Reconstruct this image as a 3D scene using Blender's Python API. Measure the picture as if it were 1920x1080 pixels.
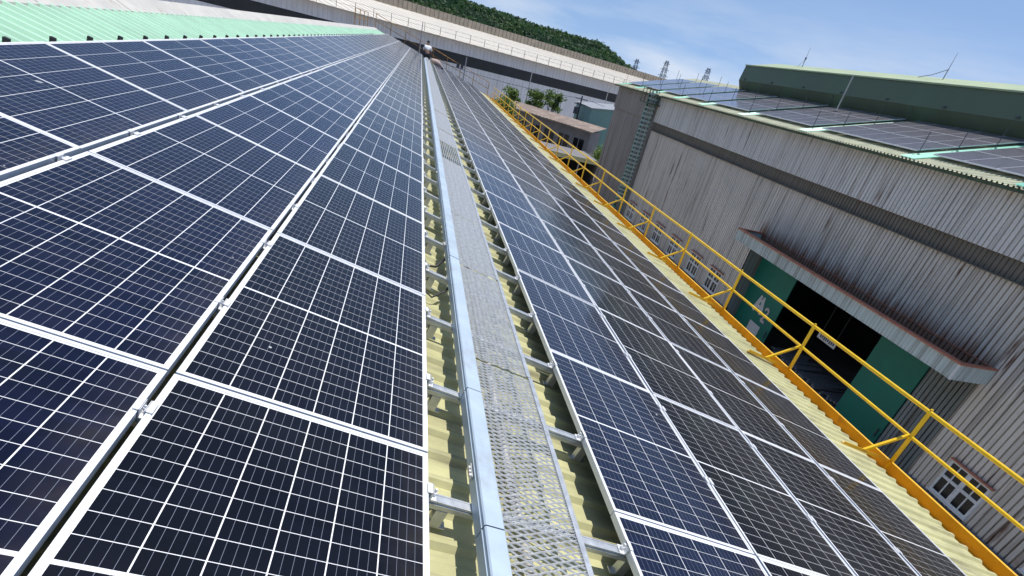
import bpy, bmesh, math, random
from mathutils import Vector, Matrix

scene = bpy.context.scene
for o in list(bpy.data.objects):
    bpy.data.objects.remove(o)
col = scene.collection
rnd = random.Random(7)

# ------------------------------------------------------------------ camera
CZ = 10.0                                   # camera height above the yard
R = [[0.9665396617559866, -0.13079569451998296, 0.2206661925797368],
     [0.11005752398859257, -0.5655933181934071, -0.8173074940488175],
     [0.2317076253948121, 0.8142460836319024, -0.5322733241708538]]
cam_d = bpy.data.cameras.new('camera')
cam = bpy.data.objects.new('camera', cam_d)
col.objects.link(cam)
m = Matrix.Identity(4)
for i in range(3):
    m[i][0] = R[0][i]
    m[i][1] = -R[1][i]
    m[i][2] = -R[2][i]
m[0][3], m[1][3], m[2][3] = 0, 0, CZ
cam.matrix_world = m
cam_d.sensor_fit = 'HORIZONTAL'
cam_d.sensor_width = 36
cam_d.lens = 1012.41 / 1920 * 36
cam_d.shift_x = (960 - 952.36) / 1920
cam_d.shift_y = (765.69 - 540) / 1920
cam_d.clip_start = 0.05
cam_d.clip_end = 9000
scene.camera = cam
scene.render.resolution_x, scene.render.resolution_y = 1024, 576

# ------------------------------------------------------------------ world, sun, exposure
SUN = Vector((0.27, 0.03, 0.96)).normalized()
SUN_EL = math.asin(SUN.z)
SUN_AZ = math.atan2(SUN.x, SUN.y)
w = bpy.data.worlds.new('World')
scene.world = w
w.use_nodes = True
nt = w.node_tree
nt.nodes.clear()
N, L = nt.nodes, nt.links
out = N.new('ShaderNodeOutputWorld')
bg = N.new('ShaderNodeBackground')
bg.inputs['Strength'].default_value = 0.14
sky = N.new('ShaderNodeTexSky')
sky.sky_type = 'NISHITA'
sky.sun_disc = False
sky.sun_elevation = SUN_EL
sky.sun_rotation = SUN_AZ
sky.air_density = 1.0
sky.dust_density = 0.3
sky.ozone_density = 1.7
tc = N.new('ShaderNodeTexCoord')
mp = N.new('ShaderNodeMapping')
mp.inputs['Scale'].default_value = (1, 1, 5.5)
nz = N.new('ShaderNodeTexNoise')
nz.inputs['Scale'].default_value = 3.1
nz.inputs['Detail'].default_value = 7
nz.inputs['Roughness'].default_value = 0.55
rp_ = N.new('ShaderNodeValToRGB')
rp_.color_ramp.elements[0].position = 0.40
rp_.color_ramp.elements[0].color = (0, 0, 0, 1)
rp_.color_ramp.elements[1].position = 0.66
rp_.color_ramp.elements[1].color = (1, 1, 1, 1)
sep = N.new('ShaderNodeSeparateXYZ')
alt = N.new('ShaderNodeMapRange')           # clouds lie low over the horizon
alt.inputs['From Min'].default_value = 0.17
alt.inputs['From Max'].default_value = 0.02
mul = N.new('ShaderNodeMath'); mul.operation = 'MULTIPLY'
mul2 = N.new('ShaderNodeMath'); mul2.operation = 'MULTIPLY'; mul2.inputs[1].default_value = 0.85
mix = N.new('ShaderNodeMix'); mix.data_type = 'RGBA'
mix.inputs['B'].default_value = (5.0, 5.4, 6.0, 1)
lift = N.new('ShaderNodeVectorMath'); lift.operation = 'ADD'
lift.inputs[1].default_value = (0, 0, 0.24)
nrm_ = N.new('ShaderNodeVectorMath'); nrm_.operation = 'NORMALIZE'
L.new(tc.outputs['Generated'], lift.inputs[0])
L.new(lift.outputs['Vector'], nrm_.inputs[0])
L.new(nrm_.outputs['Vector'], sky.inputs['Vector'])
L.new(tc.outputs['Generated'], mp.inputs['Vector'])
L.new(mp.outputs['Vector'], nz.inputs['Vector'])
L.new(nz.outputs['Fac'], rp_.inputs['Fac'])
L.new(tc.outputs['Generated'], sep.inputs['Vector'])
L.new(sep.outputs['Z'], alt.inputs['Value'])
L.new(rp_.outputs['Color'], mul.inputs[0])
L.new(alt.outputs['Result'], mul.inputs[1])
L.new(mul.outputs[0], mul2.inputs[0])
L.new(mul2.outputs[0], mix.inputs['Factor'])
L.new(sky.outputs['Color'], mix.inputs['A'])
L.new(mix.outputs['Result'], bg.inputs['Color'])
L.new(bg.outputs['Background'], out.inputs['Surface'])

sd = bpy.data.lights.new('sun', 'SUN')
sd.energy = 4.0
sd.angle = math.radians(0.53)
sd.color = (1.0, 0.955, 0.89)
so = bpy.data.objects.new('sun', sd)
so.rotation_euler = SUN.to_track_quat('Z', 'Y').to_euler()
so.location = (10, 20, 60)
col.objects.link(so)
scene.view_settings.view_transform = 'Standard'
scene.view_settings.look = 'None'
scene.view_settings.exposure = 0.16
scene.view_settings.gamma = 1.0
scene.view_settings.use_curve_mapping = False
scene.render.engine = 'CYCLES'

# ------------------------------------------------------------------ helpers
TH = 0.2671510026635683                      # main roof pitch
HP = 1.3553                                  # camera above the panel glass, along the roof normal
E2 = Vector((math.cos(TH), 0, -math.sin(TH)))
NN = Vector((math.sin(TH), 0, math.cos(TH)))
T0, ROWP = 1.8311, 1.705


def rp(s, t, o=0.0):
    """point on the main roof: s metres down the slope, t along it, o above the panel glass"""
    return Vector((0, 0, CZ)) + NN * (o - HP) + E2 * s + Vector((0, t, 0))


def tag(o, label=None, cat=None, group=None, kind=None):
    if label: o['label'] = label
    if cat: o['category'] = cat
    if group: o['group'] = group
    if kind: o['kind'] = kind
    return o


class MB:
    def __init__(self):
        self.v, self.f, self.m = [], [], []

    def add(self, vs, fs, mi=0):
        b = len(self.v)
        self.v += [tuple(p) for p in vs]
        self.f += [tuple(i + b for i in q) for q in fs]
        self.m += [mi] * len(fs)
        return self

    def box(self, x0, x1, y0, y1, z0, z1, mi=0):
        vs = [(x0, y0, z0), (x1, y0, z0), (x1, y1, z0), (x0, y1, z0),
              (x0, y0, z1), (x1, y0, z1), (x1, y1, z1), (x0, y1, z1)]
        return self.add(vs, [(0, 3, 2, 1), (4, 5, 6, 7), (0, 1, 5, 4), (1, 2, 6, 5), (2, 3, 7, 6), (3, 0, 4, 7)], mi)

    def bar(self, p0, p1, wx, wy, up=(0, 0, 1), mi=0):
        p0, p1 = Vector(p0), Vector(p1)
        dz = (p1 - p0).normalized()
        up = Vector(up)
        if abs(dz.dot(up)) > 0.95:
            up = Vector((0, 1, 0))
        ax = dz.cross(up).normalized() * wx / 2
        ay = ax.normalized().cross(dz).normalized() * wy / 2
        vs = [p0 - ax - ay, p0 + ax - ay, p0 + ax + ay, p0 - ax + ay, p1 - ax - ay, p1 + ax - ay, p1 + ax + ay, p1 - ax + ay]
        return self.add(vs, [(0, 3, 2, 1), (4, 5, 6, 7), (0, 1, 5, 4), (1, 2, 6, 5), (2, 3, 7, 6), (3, 0, 4, 7)], mi)

    def tube(self, p0, p1, r0, r1=None, n=10, mi=0, caps=True):
        p0, p1 = Vector(p0), Vector(p1)
        r1 = r0 if r1 is None else r1
        d = (p1 - p0).normalized()
        up = Vector((0, 0, 1)) if abs(d.z) < 0.9 else Vector((1, 0, 0))
        a = d.cross(up).normalized()
        b = d.cross(a)
        vs = []
        for p, r in ((p0, r0), (p1, r1)):
            for i in range(n):
                t = 2 * math.pi * i / n
                vs.append(p + a * math.cos(t) * r + b * math.sin(t) * r)
        fs = [(i, (i + 1) % n, n + (i + 1) % n, n + i) for i in range(n)]
        if caps:
            fs += [tuple(range(n - 1, -1, -1)), tuple(range(n, 2 * n))]
        return self.add(vs, fs, mi)

    def path(self, pts, r, n=8, mi=0):
        pts = [Vector(p) for p in pts]
        rings = []
        for i, p in enumerate(pts):
            d = (pts[min(i + 1, len(pts) - 1)] - pts[max(i - 1, 0)]).normalized()
            up = Vector((0, 0, 1)) if abs(d.z) < 0.9 else Vector((1, 0, 0))
            a = d.cross(up).normalized()
            b = d.cross(a)
            rr = r[i] if isinstance(r, (list, tuple)) else r
            rings.append([p + a * math.cos(2 * math.pi * k / n) * rr + b * math.sin(2 * math.pi * k / n) * rr for k in range(n)])
        vs = [q for ring in rings for q in ring]
        fs = []
        for i in range(len(pts) - 1):
            for k in range(n):
                fs.append((i * n + k, i * n + (k + 1) % n, (i + 1) * n + (k + 1) % n, (i + 1) * n + k))
        fs += [tuple(range(n - 1, -1, -1)), tuple(range((len(pts) - 1) * n, len(pts) * n))]
        return self.add(vs, fs, mi)

    def quad(self, a, b, c, d, mi=0):
        return self.add([a, b, c, d], [(0, 1, 2, 3)], mi)

    def mesh(self, name, mats, smooth=False):
        me = bpy.data.meshes.new(name)
        me.from_pydata(self.v, [], self.f)
        for mt in (mats if isinstance(mats, (list, tuple)) else [mats]):
            me.materials.append(mt)
        me.polygons.foreach_set('material_index', self.m)
        if smooth:
            me.polygons.foreach_set('use_smooth', [True] * len(me.polygons))
        me.update()
        return me

    def build(self, name, mats, parent=None, smooth=False):
        return obj(name, self.mesh(name, mats, smooth), parent)


def obj(name, me, parent=None, loc=None, rot=None):
    o = bpy.data.objects.new(name, me)
    col.objects.link(o)
    if parent: o.parent = parent
    if loc is not None: o.location = loc
    if rot is not None: o.rotation_euler = rot
    return o


def empty(name, loc=(0, 0, 0), rot=(0, 0, 0)):
    o = bpy.data.objects.new(name, None)
    o.empty_display_size = 0.2
    o.location = loc
    o.rotation_euler = rot
    col.objects.link(o)
    return o


ROOF_ROT = (0, TH, 0)


# ------------------------------------------------------------------ materials
def base_mat(name):
    mt = bpy.data.materials.new(name)
    mt.use_nodes = True
    n = mt.node_tree.nodes
    return mt, n, mt.node_tree.links, n['Principled BSDF']


def pmat(name, c, rough=0.6, metal=0.0, var=0.12, scale=4.0, bump=0.0, bscale=40.0, coat=0.0, spec=None, stretch=None, rust=None, objvar=0.0):
    """principled + two octaves of tone variation, optional rust/dirt patches and fine relief"""
    mt, n, l, b = base_mat(name)
    t = n.new('ShaderNodeTexCoord')
    vec = t.outputs['Object']
    if stretch:
        mpn = n.new('ShaderNodeMapping')
        mpn.inputs['Scale'].default_value = stretch
        l.new(vec, mpn.inputs['Vector'])
        vec = mpn.outputs['Vector']
    z = n.new('ShaderNodeTexNoise')
    z.inputs['Scale'].default_value = scale
    z.inputs['Detail'].default_value = 6
    z.inputs['Roughness'].default_value = 0.62
    l.new(vec, z.inputs['Vector'])
    mr = n.new('ShaderNodeMapRange')
    mr.inputs['From Min'].default_value = 0.3
    mr.inputs['From Max'].default_value = 0.7
    mr.inputs['To Min'].default_value = 1 - var
    mr.inputs['To Max'].default_value = 1 + var
    l.new(z.outputs['Fac'], mr.inputs['Value'])
    val = mr.outputs['Result']
    if objvar:
        oi = n.new('ShaderNodeObjectInfo')
        m2 = n.new('ShaderNodeMapRange')
        m2.inputs['To Min'].default_value = 1 - objvar
        m2.inputs['To Max'].default_value = 1 + objvar
        l.new(oi.outputs['Random'], m2.inputs['Value'])
        m3 = n.new('ShaderNodeMath'); m3.operation = 'MULTIPLY'
        l.new(val, m3.inputs[0]); l.new(m2.outputs['Result'], m3.inputs[1])
        val = m3.outputs[0]
    hv = n.new('ShaderNodeHueSaturation')
    hv.inputs['Color'].default_value = (*c, 1)
    l.new(val, hv.inputs['Value'])
    colr = hv.outputs['Color']
    if rust:
        rc, lo, hi, rs, rst = rust
        mp2 = n.new('ShaderNodeMapping')
        mp2.inputs['Scale'].default_value = rst
        l.new(t.outputs['Object'], mp2.inputs['Vector'])
        z2 = n.new('ShaderNodeTexNoise')
        z2.inputs['Scale'].default_value = rs
        z2.inputs['Detail'].default_value = 8
        z2.inputs['Roughness'].default_value = 0.65
        l.new(mp2.outputs['Vector'], z2.inputs['Vector'])
        m4 = n.new('ShaderNodeMapRange')
        m4.inputs['From Min'].default_value = lo
        m4.inputs['From Max'].default_value = hi
        l.new(z2.outputs['Fac'], m4.inputs['Value'])
        mx = n.new('ShaderNodeMix'); mx.data_type = 'RGBA'
        mx.inputs['B'].default_value = (*rc, 1)
        l.new(m4.outputs['Result'], mx.inputs['Factor'])
        l.new(colr, mx.inputs['A'])
        colr = mx.outputs['Result']
    l.new(colr, b.inputs['Base Color'])
    rr = n.new('ShaderNodeMapRange')
    rr.inputs['To Min'].default_value = max(0.02, rough - 0.1)
    rr.inputs['To Max'].default_value = min(1, rough + 0.1)
    l.new(z.outputs['Fac'], rr.inputs['Value'])
    l.new(rr.outputs['Result'], b.inputs['Roughness'])
    b.inputs['Metallic'].default_value = metal
    if spec is not None: b.inputs['Specular IOR Level'].default_value = spec
    if coat:
        b.inputs['Coat Weight'].default_value = coat
        b.inputs['Coat Roughness'].default_value = 0.08
    if bump:
        zb = n.new('ShaderNodeTexNoise')
        zb.inputs['Scale'].default_value = bscale
        zb.inputs['Detail'].default_value = 4
        l.new(t.outputs['Object'], zb.inputs['Vector'])
        bp = n.new('ShaderNodeBump')
        bp.inputs['Strength'].default_value = bump
        bp.inputs['Distance'].default_value = 0.02
        l.new(zb.outputs['Fac'], bp.inputs['Height'])
        l.new(bp.outputs['Normal'], b.inputs['Normal'])
    return mt


CW = 0.1585                                    # cell pitch across a module


def cell_mat(name, c):
    """silicon half cells behind glass: busbar wires, slight tone changes from cell to cell, dust"""
    mt, n, l, b = base_mat(name)
    t = n.new('ShaderNodeTexCoord')
    sp = n.new('ShaderNodeSeparateXYZ')
    l.new(t.outputs['Object'], sp.inputs['Vector'])

    def math_(op, a, bb=None):
        q = n.new('ShaderNodeMath'); q.operation = op
        for i, x in enumerate((a, bb)):
            if x is None: continue
            if isinstance(x, (int, float)): q.inputs[i].default_value = x
            else: l.new(x, q.inputs[i])
        return q.outputs[0]
    fx = math_('FRACT', math_('ADD', math_('MULTIPLY', sp.outputs['X'], 5 / CW), 0.5))
    wire = math_('LESS_THAN', math_('ABSOLUTE', math_('SUBTRACT', fx, 0.5)), 0.018)
    cx = math_('FLOOR', math_('DIVIDE', sp.outputs['X'], CW))
    cy = math_('FLOOR', math_('DIVIDE', sp.outputs['Y'], 0.082))
    oi = n.new('ShaderNodeObjectInfo')
    cb = n.new('ShaderNodeCombineXYZ')
    l.new(cx, cb.inputs['X']); l.new(cy, cb.inputs['Y']); l.new(math_('MULTIPLY', oi.outputs['Random'], 91), cb.inputs['Z'])
    wn = n.new('ShaderNodeTexWhiteNoise')
    l.new(cb.outputs['Vector'], wn.inputs['Vector'])
    v = math_('MULTIPLY', math_('ADD', math_('MULTIPLY', wn.outputs['Value'], 0.5), 0.75),
              math_('ADD', math_('MULTIPLY', oi.outputs['Random'], 0.5), 0.75))
    hv = n.new('ShaderNodeHueSaturation')
    hv.inputs['Color'].default_value = (*c, 1)
    l.new(v, hv.inputs['Value'])
    # dust film
    dz = n.new('ShaderNodeTexNoise')
    dz.inputs['Scale'].default_value = 2.2
    dz.inputs['Detail'].default_value = 7
    ad = n.new('ShaderNodeVectorMath'); ad.operation = 'ADD'
    l.new(t.outputs['Object'], ad.inputs[0])
    cb2 = n.new('ShaderNodeCombineXYZ')
    l.new(math_('MULTIPLY', oi.outputs['Random'], 50), cb2.inputs['X'])
    l.new(cb2.outputs['Vector'], ad.inputs[1])
    l.new(ad.outputs['Vector'], dz.inputs['Vector'])
    dm = n.new('ShaderNodeMapRange')
    dm.inputs['From Min'].default_value = 0.45
    dm.inputs['From Max'].default_value = 0.8
    dm.inputs['To Max'].default_value = 0.018
    l.new(dz.outputs['Fac'], dm.inputs['Value'])
    m1 = n.new('ShaderNodeMix'); m1.data_type = 'RGBA'
    m1.inputs['B'].default_value = (0.33, 0.29, 0.24, 1)
    l.new(dm.outputs['Result'], m1.inputs['Factor'])
    l.new(hv.outputs['Color'], m1.inputs['A'])
    edge = n.new('ShaderNodeMapRange')
    edge.inputs['From Min'].default_value = 0.80
    edge.inputs['From Max'].default_value = 0.955
    edge.inputs['To Max'].default_value = 0.16
    l.new(sp.outputs['X'], edge.inputs['Value'])
    ez = n.new('ShaderNodeTexNoise'); ez.inputs['Scale'].default_value = 7; ez.inputs['Detail'].default_value = 6
    l.new(ad.outputs['Vector'], ez.inputs['Vector'])
    em = math_('MULTIPLY', edge.outputs['Result'], math_('MULTIPLY', ez.outputs['Fac'], ez.outputs['Fac']))
    m1b = n.new('ShaderNodeMix'); m1b.data_type = 'RGBA'
    m1b.inputs['B'].default_value = (0.34, 0.28, 0.21, 1)
    l.new(em, m1b.inputs['Factor']); l.new(m1.outputs['Result'], m1b.inputs['A'])
    bz = n.new('ShaderNodeTexNoise'); bz.inputs['Scale'].default_value = 11; bz.inputs['Detail'].default_value = 1
    l.new(ad.outputs['Vector'], bz.inputs['Vector'])
    bm = math_('MULTIPLY', math_('GREATER_THAN', bz.outputs['Fac'], 0.80), 0.7)
    m1c = n.new('ShaderNodeMix'); m1c.data_type = 'RGBA'
    m1c.inputs['B'].default_value = (0.6, 0.6, 0.57, 1)
    l.new(bm, m1c.inputs['Factor']); l.new(m1b.outputs['Result'], m1c.inputs['A'])
    m1 = m1c
    m2 = n.new('ShaderNodeMix'); m2.data_type = 'RGBA'
    m2.inputs['B'].default_value = (0.20, 0.22, 0.27, 1)
    l.new(wire, m2.inputs['Factor'])
    l.new(m1.outputs['Result'], m2.inputs['A'])
    l.new(m2.outputs['Result'], b.inputs['Base Color'])
    b.inputs['Roughness'].default_value = 0.5
    b.inputs['Specular IOR Level'].default_value = 0.0
    b.inputs['Coat Weight'].default_value = 0.85
    b.inputs['Coat Roughness'].default_value = 0.13
    b.inputs['Coat IOR'].default_value = 1.46
    return mt


def wall_mat(name, c, grime, rust, zlo=None, zhi=None):
    """painted ribbed sheet: vertical dirt runs, rust spots, a rust stain that climbs between zlo and zhi"""
    mt, n, l, b = base_mat(name)
    t = n.new('ShaderNodeTexCoord')

    def noise(scale, st, det=6):
        mpn = n.new('ShaderNodeMapping')
        mpn.inputs['Scale'].default_value = st
        l.new(t.outputs['Object'], mpn.inputs['Vector'])
        z = n.new('ShaderNodeTexNoise')
        z.inputs['Scale'].default_value = scale
        z.inputs['Detail'].default_value = det
        z.inputs['Roughness'].default_value = 0.6
        l.new(mpn.outputs['Vector'], z.inputs['Vector'])
        return z.outputs['Fac']

    def rng(v, a, bb, c0=0.0, c1=1.0):
        r = n.new('ShaderNodeMapRange')
        r.inputs['From Min'].default_value = a
        r.inputs['From Max'].default_value = bb
        r.inputs['To Min'].default_value = c0
        r.inputs['To Max'].default_value = c1
        l.new(v, r.inputs['Value'])
        return r.outputs['Result']

    def mixc(f, a, bb):
        x = n.new('ShaderNodeMix'); x.data_type = 'RGBA'
        l.new(f, x.inputs['Factor'])
        if isinstance(a, tuple): x.inputs['A'].default_value = (*a, 1)
        else: l.new(a, x.inputs['A'])
        x.inputs['B'].default_value = (*bb, 1)
        return x.outputs['Result']

    def mulv(a, bb):
        q = n.new('ShaderNodeMath'); q.operation = 'MULTIPLY'
        l.new(a, q.inputs[0])
        if isinstance(bb, float): q.inputs[1].default_value = bb
        else: l.new(bb, q.inputs[1])
        return q.outputs[0]
    c1 = mixc(rng(noise(0.35, (1, 1, 1)), 0.35, 0.7, 0, 0.5), c, tuple(x * 0.72 for x in c))
    c2 = mixc(rng(noise(3.4, (1, 1.5, 0.035)), 0.49, 0.66, 0, grime), c1, (0.15, 0.12, 0.09))
    runs = mulv(rng(noise(2.4, (1, 1.7, 0.16), 8), 0.56, 0.68), rng(noise(0.5, (1, 0.6, 0.6)), 0.45, 0.6))
    c3 = mixc(mulv(runs, rust), c2, (0.17, 0.07, 0.035))
    if zlo is not None:
        sp = n.new('ShaderNodeSeparateXYZ')
        l.new(t.outputs['Object'], sp.inputs['Vector'])
        q = n.new('ShaderNodeMath'); q.operation = 'SUBTRACT'
        l.new(sp.outputs['Z'], q.inputs[0])
        l.new(rng(noise(2.0, (1, 2.2, 0.1)), 0.3, 0.7, -0.35, 0.35), q.inputs[1])
        c3 = mixc(mulv(rng(q.outputs[0], zhi, zlo), 0.92), c3, (0.24, 0.11, 0.055))
    l.new(c3, b.inputs['Base Color'])
    b.inputs['Roughness'].default_value = 0.55
    b.inputs['Specular IOR Level'].default_value = 0.35
    return mt


def leaf_mat(name, c):
    mt, n, l, b = base_mat(name)
    g = n.new('ShaderNodeNewGeometry')
    h = n.new('ShaderNodeHueSaturation')
    r = n.new('ShaderNodeMapRange')
    r.inputs['To Min'].default_value = 0.55
    r.inputs['To Max'].default_value = 1.5
    l.new(g.outputs['Random Per Island'], r.inputs['Value'])
    h.inputs['Color'].default_value = (*c, 1)
    l.new(r.outputs['Result'], h.inputs['Value'])
    l.new(h.outputs['Color'], b.inputs['Base Color'])
    b.inputs['Roughness'].default_value = 0.6
    tl = n.new('ShaderNodeBsdfTranslucent')
    l.new(h.outputs['Color'], tl.inputs['Color'])
    ms = n.new('ShaderNodeMixShader')
    ms.inputs['Fac'].default_value = 0.5
    l.new(b.outputs['BSDF'], ms.inputs[1]); l.new(tl.outputs['BSDF'], ms.inputs[2])
    l.new(ms.outputs['Shader'], n['Material Output'].inputs['Surface'])
    return mt


M = {}
M['alu'] = pmat('anodised_aluminium', (0.84, 0.84, 0.84), 0.40, 0.2, 0.06, 20)
M['rail'] = pmat('galvanised_rail', (0.55, 0.57, 0.58), 0.45, 0.6, 0.18, 14, rust=((0.25, 0.2, 0.16), 0.6, 0.8, 5, (1, 1, 1)))
M['steel'] = pmat('galvanised_mesh', (0.66, 0.66, 0.64), 0.38, 0.5, 0.2, 25)
M['black'] = pmat('black_plastic', (0.02, 0.02, 0.022), 0.5)
M['sheet_back'] = pmat('white_backsheet', (0.86, 0.87, 0.88), 0.5, var=0.04, coat=0.8)
M['cell_navy'] = cell_mat('cells_navy', (0.0045, 0.0060, 0.023))
M['cell_black'] = cell_mat('cells_black', (0.0040, 0.0040, 0.0072))
M['roof_yellow'] = pmat('roof_pale_green_yellow', (0.50, 0.485, 0.26), 0.5, var=0.16, scale=2.5,
                        rust=((0.24, 0.22, 0.14), 0.50, 0.74, 3.0, (0.35, 3, 1)), bump=0.05)
M['roof_mint'] = pmat('roof_mint_green', (0.50, 0.74, 0.54), 0.28, var=0.08, scale=1.5,
                      rust=((0.5, 0.66, 0.5), 0.55, 0.8, 2.0, (0.5, 2, 1)))
M['ridge_cap'] = pmat('ridge_cap_weathered', (0.52, 0.50, 0.45), 0.6, var=0.15, scale=2, rust=((0.3, 0.26, 0.2), 0.55, 0.75, 4, (1, 1, 1)))
M['trunk'] = pmat('grey_blue_trunking', (0.46, 0.55, 0.62), 0.42, 0.15, 0.07, 6, rust=((0.36, 0.38, 0.38), 0.55, 0.8, 7, (1, 0.5, 1)))
M['yellow'] = pmat('yellow_paint', (0.84, 0.53, 0.012), 0.34, var=0.1, scale=6, rust=((0.35, 0.16, 0.03), 0.66, 0.8, 9, (1, 1, 1)))
M['gutter'] = pmat('yellow_gutter_paint', (0.80, 0.44, 0.02), 0.5, var=0.14, scale=3, rust=((0.36, 0.17, 0.04), 0.58, 0.8, 5, (1, 0.5, 1)))
M['rusty_yellow'] = pmat('rusty_yellow_rail', (0.50, 0.27, 0.06), 0.6, var=0.2, scale=5, rust=((0.16, 0.07, 0.03), 0.45, 0.62, 4, (1, 1, 1)))
M['wall_main'] = wall_mat('main_wall_sheet', (0.42, 0.44, 0.38), 0.5, 0.5)
M['wall_up'] = wall_mat('upper_wall_sheet', (0.84, 0.79, 0.73), 0.42, 1.0)
M['wall_strip'] = wall_mat('weathered_translucent_strip', (0.21, 0.18, 0.14), 0.8, 0.9)
M['wall_low'] = wall_mat('lower_wall_sheet', (0.82, 0.74, 0.64), 0.42, 1.0)
M['wall_door'] = wall_mat('wall_above_canopy', (0.82, 0.74, 0.64), 0.42, 1.0, -4.6 + CZ, -3.95 + CZ)
M['wall_brown'] = wall_mat('brown_stained_sheet', (0.40, 0.35, 0.31), 0.8, 0.9)
M['wall_shade'] = wall_mat('door_recess_sheet', (0.33, 0.36, 0.35), 0.8, 0.4)  # darker than the outer wall: canopy and recess shade put into the colour
M['fascia'] = wall_mat('canopy_fascia_sheet', (0.62, 0.69, 0.65), 0.6, 0.3)
M['rust'] = pmat('rusted_steel', (0.50, 0.19, 0.12), 0.5, 0.2, 0.35, 3, rust=((0.10, 0.04, 0.025), 0.55, 0.75, 3, (1, 1, 1)), bump=0.2)
M['tray_dark'] = pmat('dark_brown_tray', (0.07, 0.045, 0.035), 0.85, var=0.3, scale=3)  # very dark brown over the whole canopy tray
M['teal_door'] = pmat('teal_door_paint', (0.012, 0.21, 0.145), 0.55, var=0.12, scale=1.2)
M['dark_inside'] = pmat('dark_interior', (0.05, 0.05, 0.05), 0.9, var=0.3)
M['white'] = pmat('white_paint', (0.78, 0.78, 0.76), 0.5, var=0.06)
M['offwhite'] = pmat('window_frame_white', (0.82, 0.81, 0.77), 0.5, var=0.12, scale=5, rust=((0.3, 0.27, 0.22), 0.6, 0.8, 4, (1, 1, 1)))
M['pink'] = pmat('pale_pink_paint', (0.75, 0.62, 0.62), 0.5)
M['pane'] = pmat('dark_window_glass', (0.010, 0.011, 0.012), 0.06, spec=0.35)
M['concrete'] = pmat('stained_concrete', (0.16, 0.16, 0.165), 0.9, var=0.25, scale=1.5, bump=0.2)
M['asphalt'] = pmat('yard_concrete', (0.36, 0.34, 0.31), 0.9, var=0.2, scale=0.35, bump=0.2, bscale=8)
M['green_mon'] = pmat('dark_green_cladding', (0.105, 0.145, 0.080), 0.5, var=0.1, scale=0.6, stretch=(1, 1, 0.2))
M['green_low'] = pmat('shaded_green_cladding', (0.095, 0.125, 0.07), 0.55, var=0.15, scale=0.6)  # lower monitor face, its shade painted as a slightly darker green
M['green_top'] = pmat('pale_olive_roof', (0.40, 0.47, 0.27), 0.5, var=0.12, scale=1.2)  # monitor top, paler because sunlight is painted into its colour
M['teal'] = pmat('turquoise_roof_sheet', (0.13, 0.52, 0.38), 0.42, var=0.12, scale=2)
M['b2roof'] = pmat('pale_cream_roof_sheet', (0.56, 0.56, 0.40), 0.5, var=0.15, scale=2)
M['green_gutter'] = pmat('mossy_green_gutter', (0.075, 0.10, 0.05), 0.7, var=0.35, scale=3)
M['ladder'] = pmat('green_ladder_paint', (0.06, 0.22, 0.17), 0.5, var=0.2, scale=4)
M['hoop'] = pmat('grey_green_hoop', (0.40, 0.47, 0.42), 0.5, var=0.2, scale=4)
M['far_wall'] = wall_mat('far_wall_sheet', (0.74, 0.72, 0.71), 0.2, 0.1)
M['far_up'] = wall_mat('far_upper_wall_sheet', (0.64, 0.63, 0.64), 0.2, 0.1)  # greyer than the lower wall, with the eave's shadow in its colour
M['far_band'] = pmat('dark_louvre', (0.06, 0.06, 0.062), 0.7, var=0.2, scale=0.4)
M['far_roof'] = pmat('far_cream_roof', (0.66, 0.61, 0.52), 0.6, var=0.06, scale=0.2)
M['far_vent'] = pmat('far_brown_vent', (0.33, 0.28, 0.22), 0.7, var=0.2, scale=1)
M['grey_metal'] = pmat('grey_pole', (0.34, 0.35, 0.36), 0.55, 0.2, 0.15)
M['dark_metal'] = pmat('dark_steel', (0.08, 0.085, 0.10), 0.6, 0.2, 0.15)
M['shed_roof'] = pmat('brown_shed_roof', (0.24, 0.18, 0.145), 0.8, var=0.25, scale=0.8, rust=((0.36, 0.31, 0.26), 0.5, 0.7, 1, (1, 1, 1)))
M['shed_wall'] = pmat('grey_shed_wall', (0.20, 0.19, 0.19), 0.85, var=0.2, scale=0.9)
M['teal_hut'] = pmat('grey_teal_hut', (0.17, 0.30, 0.27), 0.6, var=0.1, scale=0.7)
M['bark'] = pmat('bark', (0.12, 0.09, 0.065), 0.9, var=0.3, scale=6)
M['leaf'] = leaf_mat('leaves', (0.12, 0.19, 0.045))
M['leaf2'] = leaf_mat('light_leaves', (0.13, 0.20, 0.04))
M['forest'] = leaf_mat('forest_canopy', (0.020, 0.058, 0.020))
_n, _l = M['forest'].node_tree.nodes, M['forest'].node_tree.links
_t = _n.new('ShaderNodeTexCoord'); _z = _n.new('ShaderNodeTexNoise')
_z.inputs['Scale'].default_value = 0.035; _z.inputs['Detail'].default_value = 5
_l.new(_t.outputs['Object'], _z.inputs['Vector'])
_r = _n.new('ShaderNodeValToRGB')
_r.color_ramp.elements[0].position = 0.38; _r.color_ramp.elements[0].color = (0.022, 0.066, 0.028, 1)
_r.color_ramp.elements[1].position = 0.62; _r.color_ramp.elements[1].color = (0.048, 0.105, 0.030, 1)
_l.new(_z.outputs['Fac'], _r.inputs['Fac'])
_h = [q for q in _n if q.bl_idname == 'ShaderNodeHueSaturation'][0]
for _q in _n:
    if _q.bl_idname == 'ShaderNodeMapRange':
        _q.inputs['To Min'].default_value = 0.8; _q.inputs['To Max'].default_value = 1.25
_l.new(_r.outputs['Color'], _h.inputs['Color'])
M['soil'] = pmat('hill_ground', (0.03, 0.05, 0.02), 0.95, var=0.3, scale=0.02)
M['pylon'] = pmat('pylon_steel', (0.22, 0.25, 0.30), 0.7, 0.1, 0.1)
M['skin'] = pmat('skin', (0.42, 0.25, 0.17), 0.6, var=0.05)
M['shirt'] = pmat('white_shirt', (0.86, 0.86, 0.86), 0.85, var=0.06, scale=8)
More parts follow.
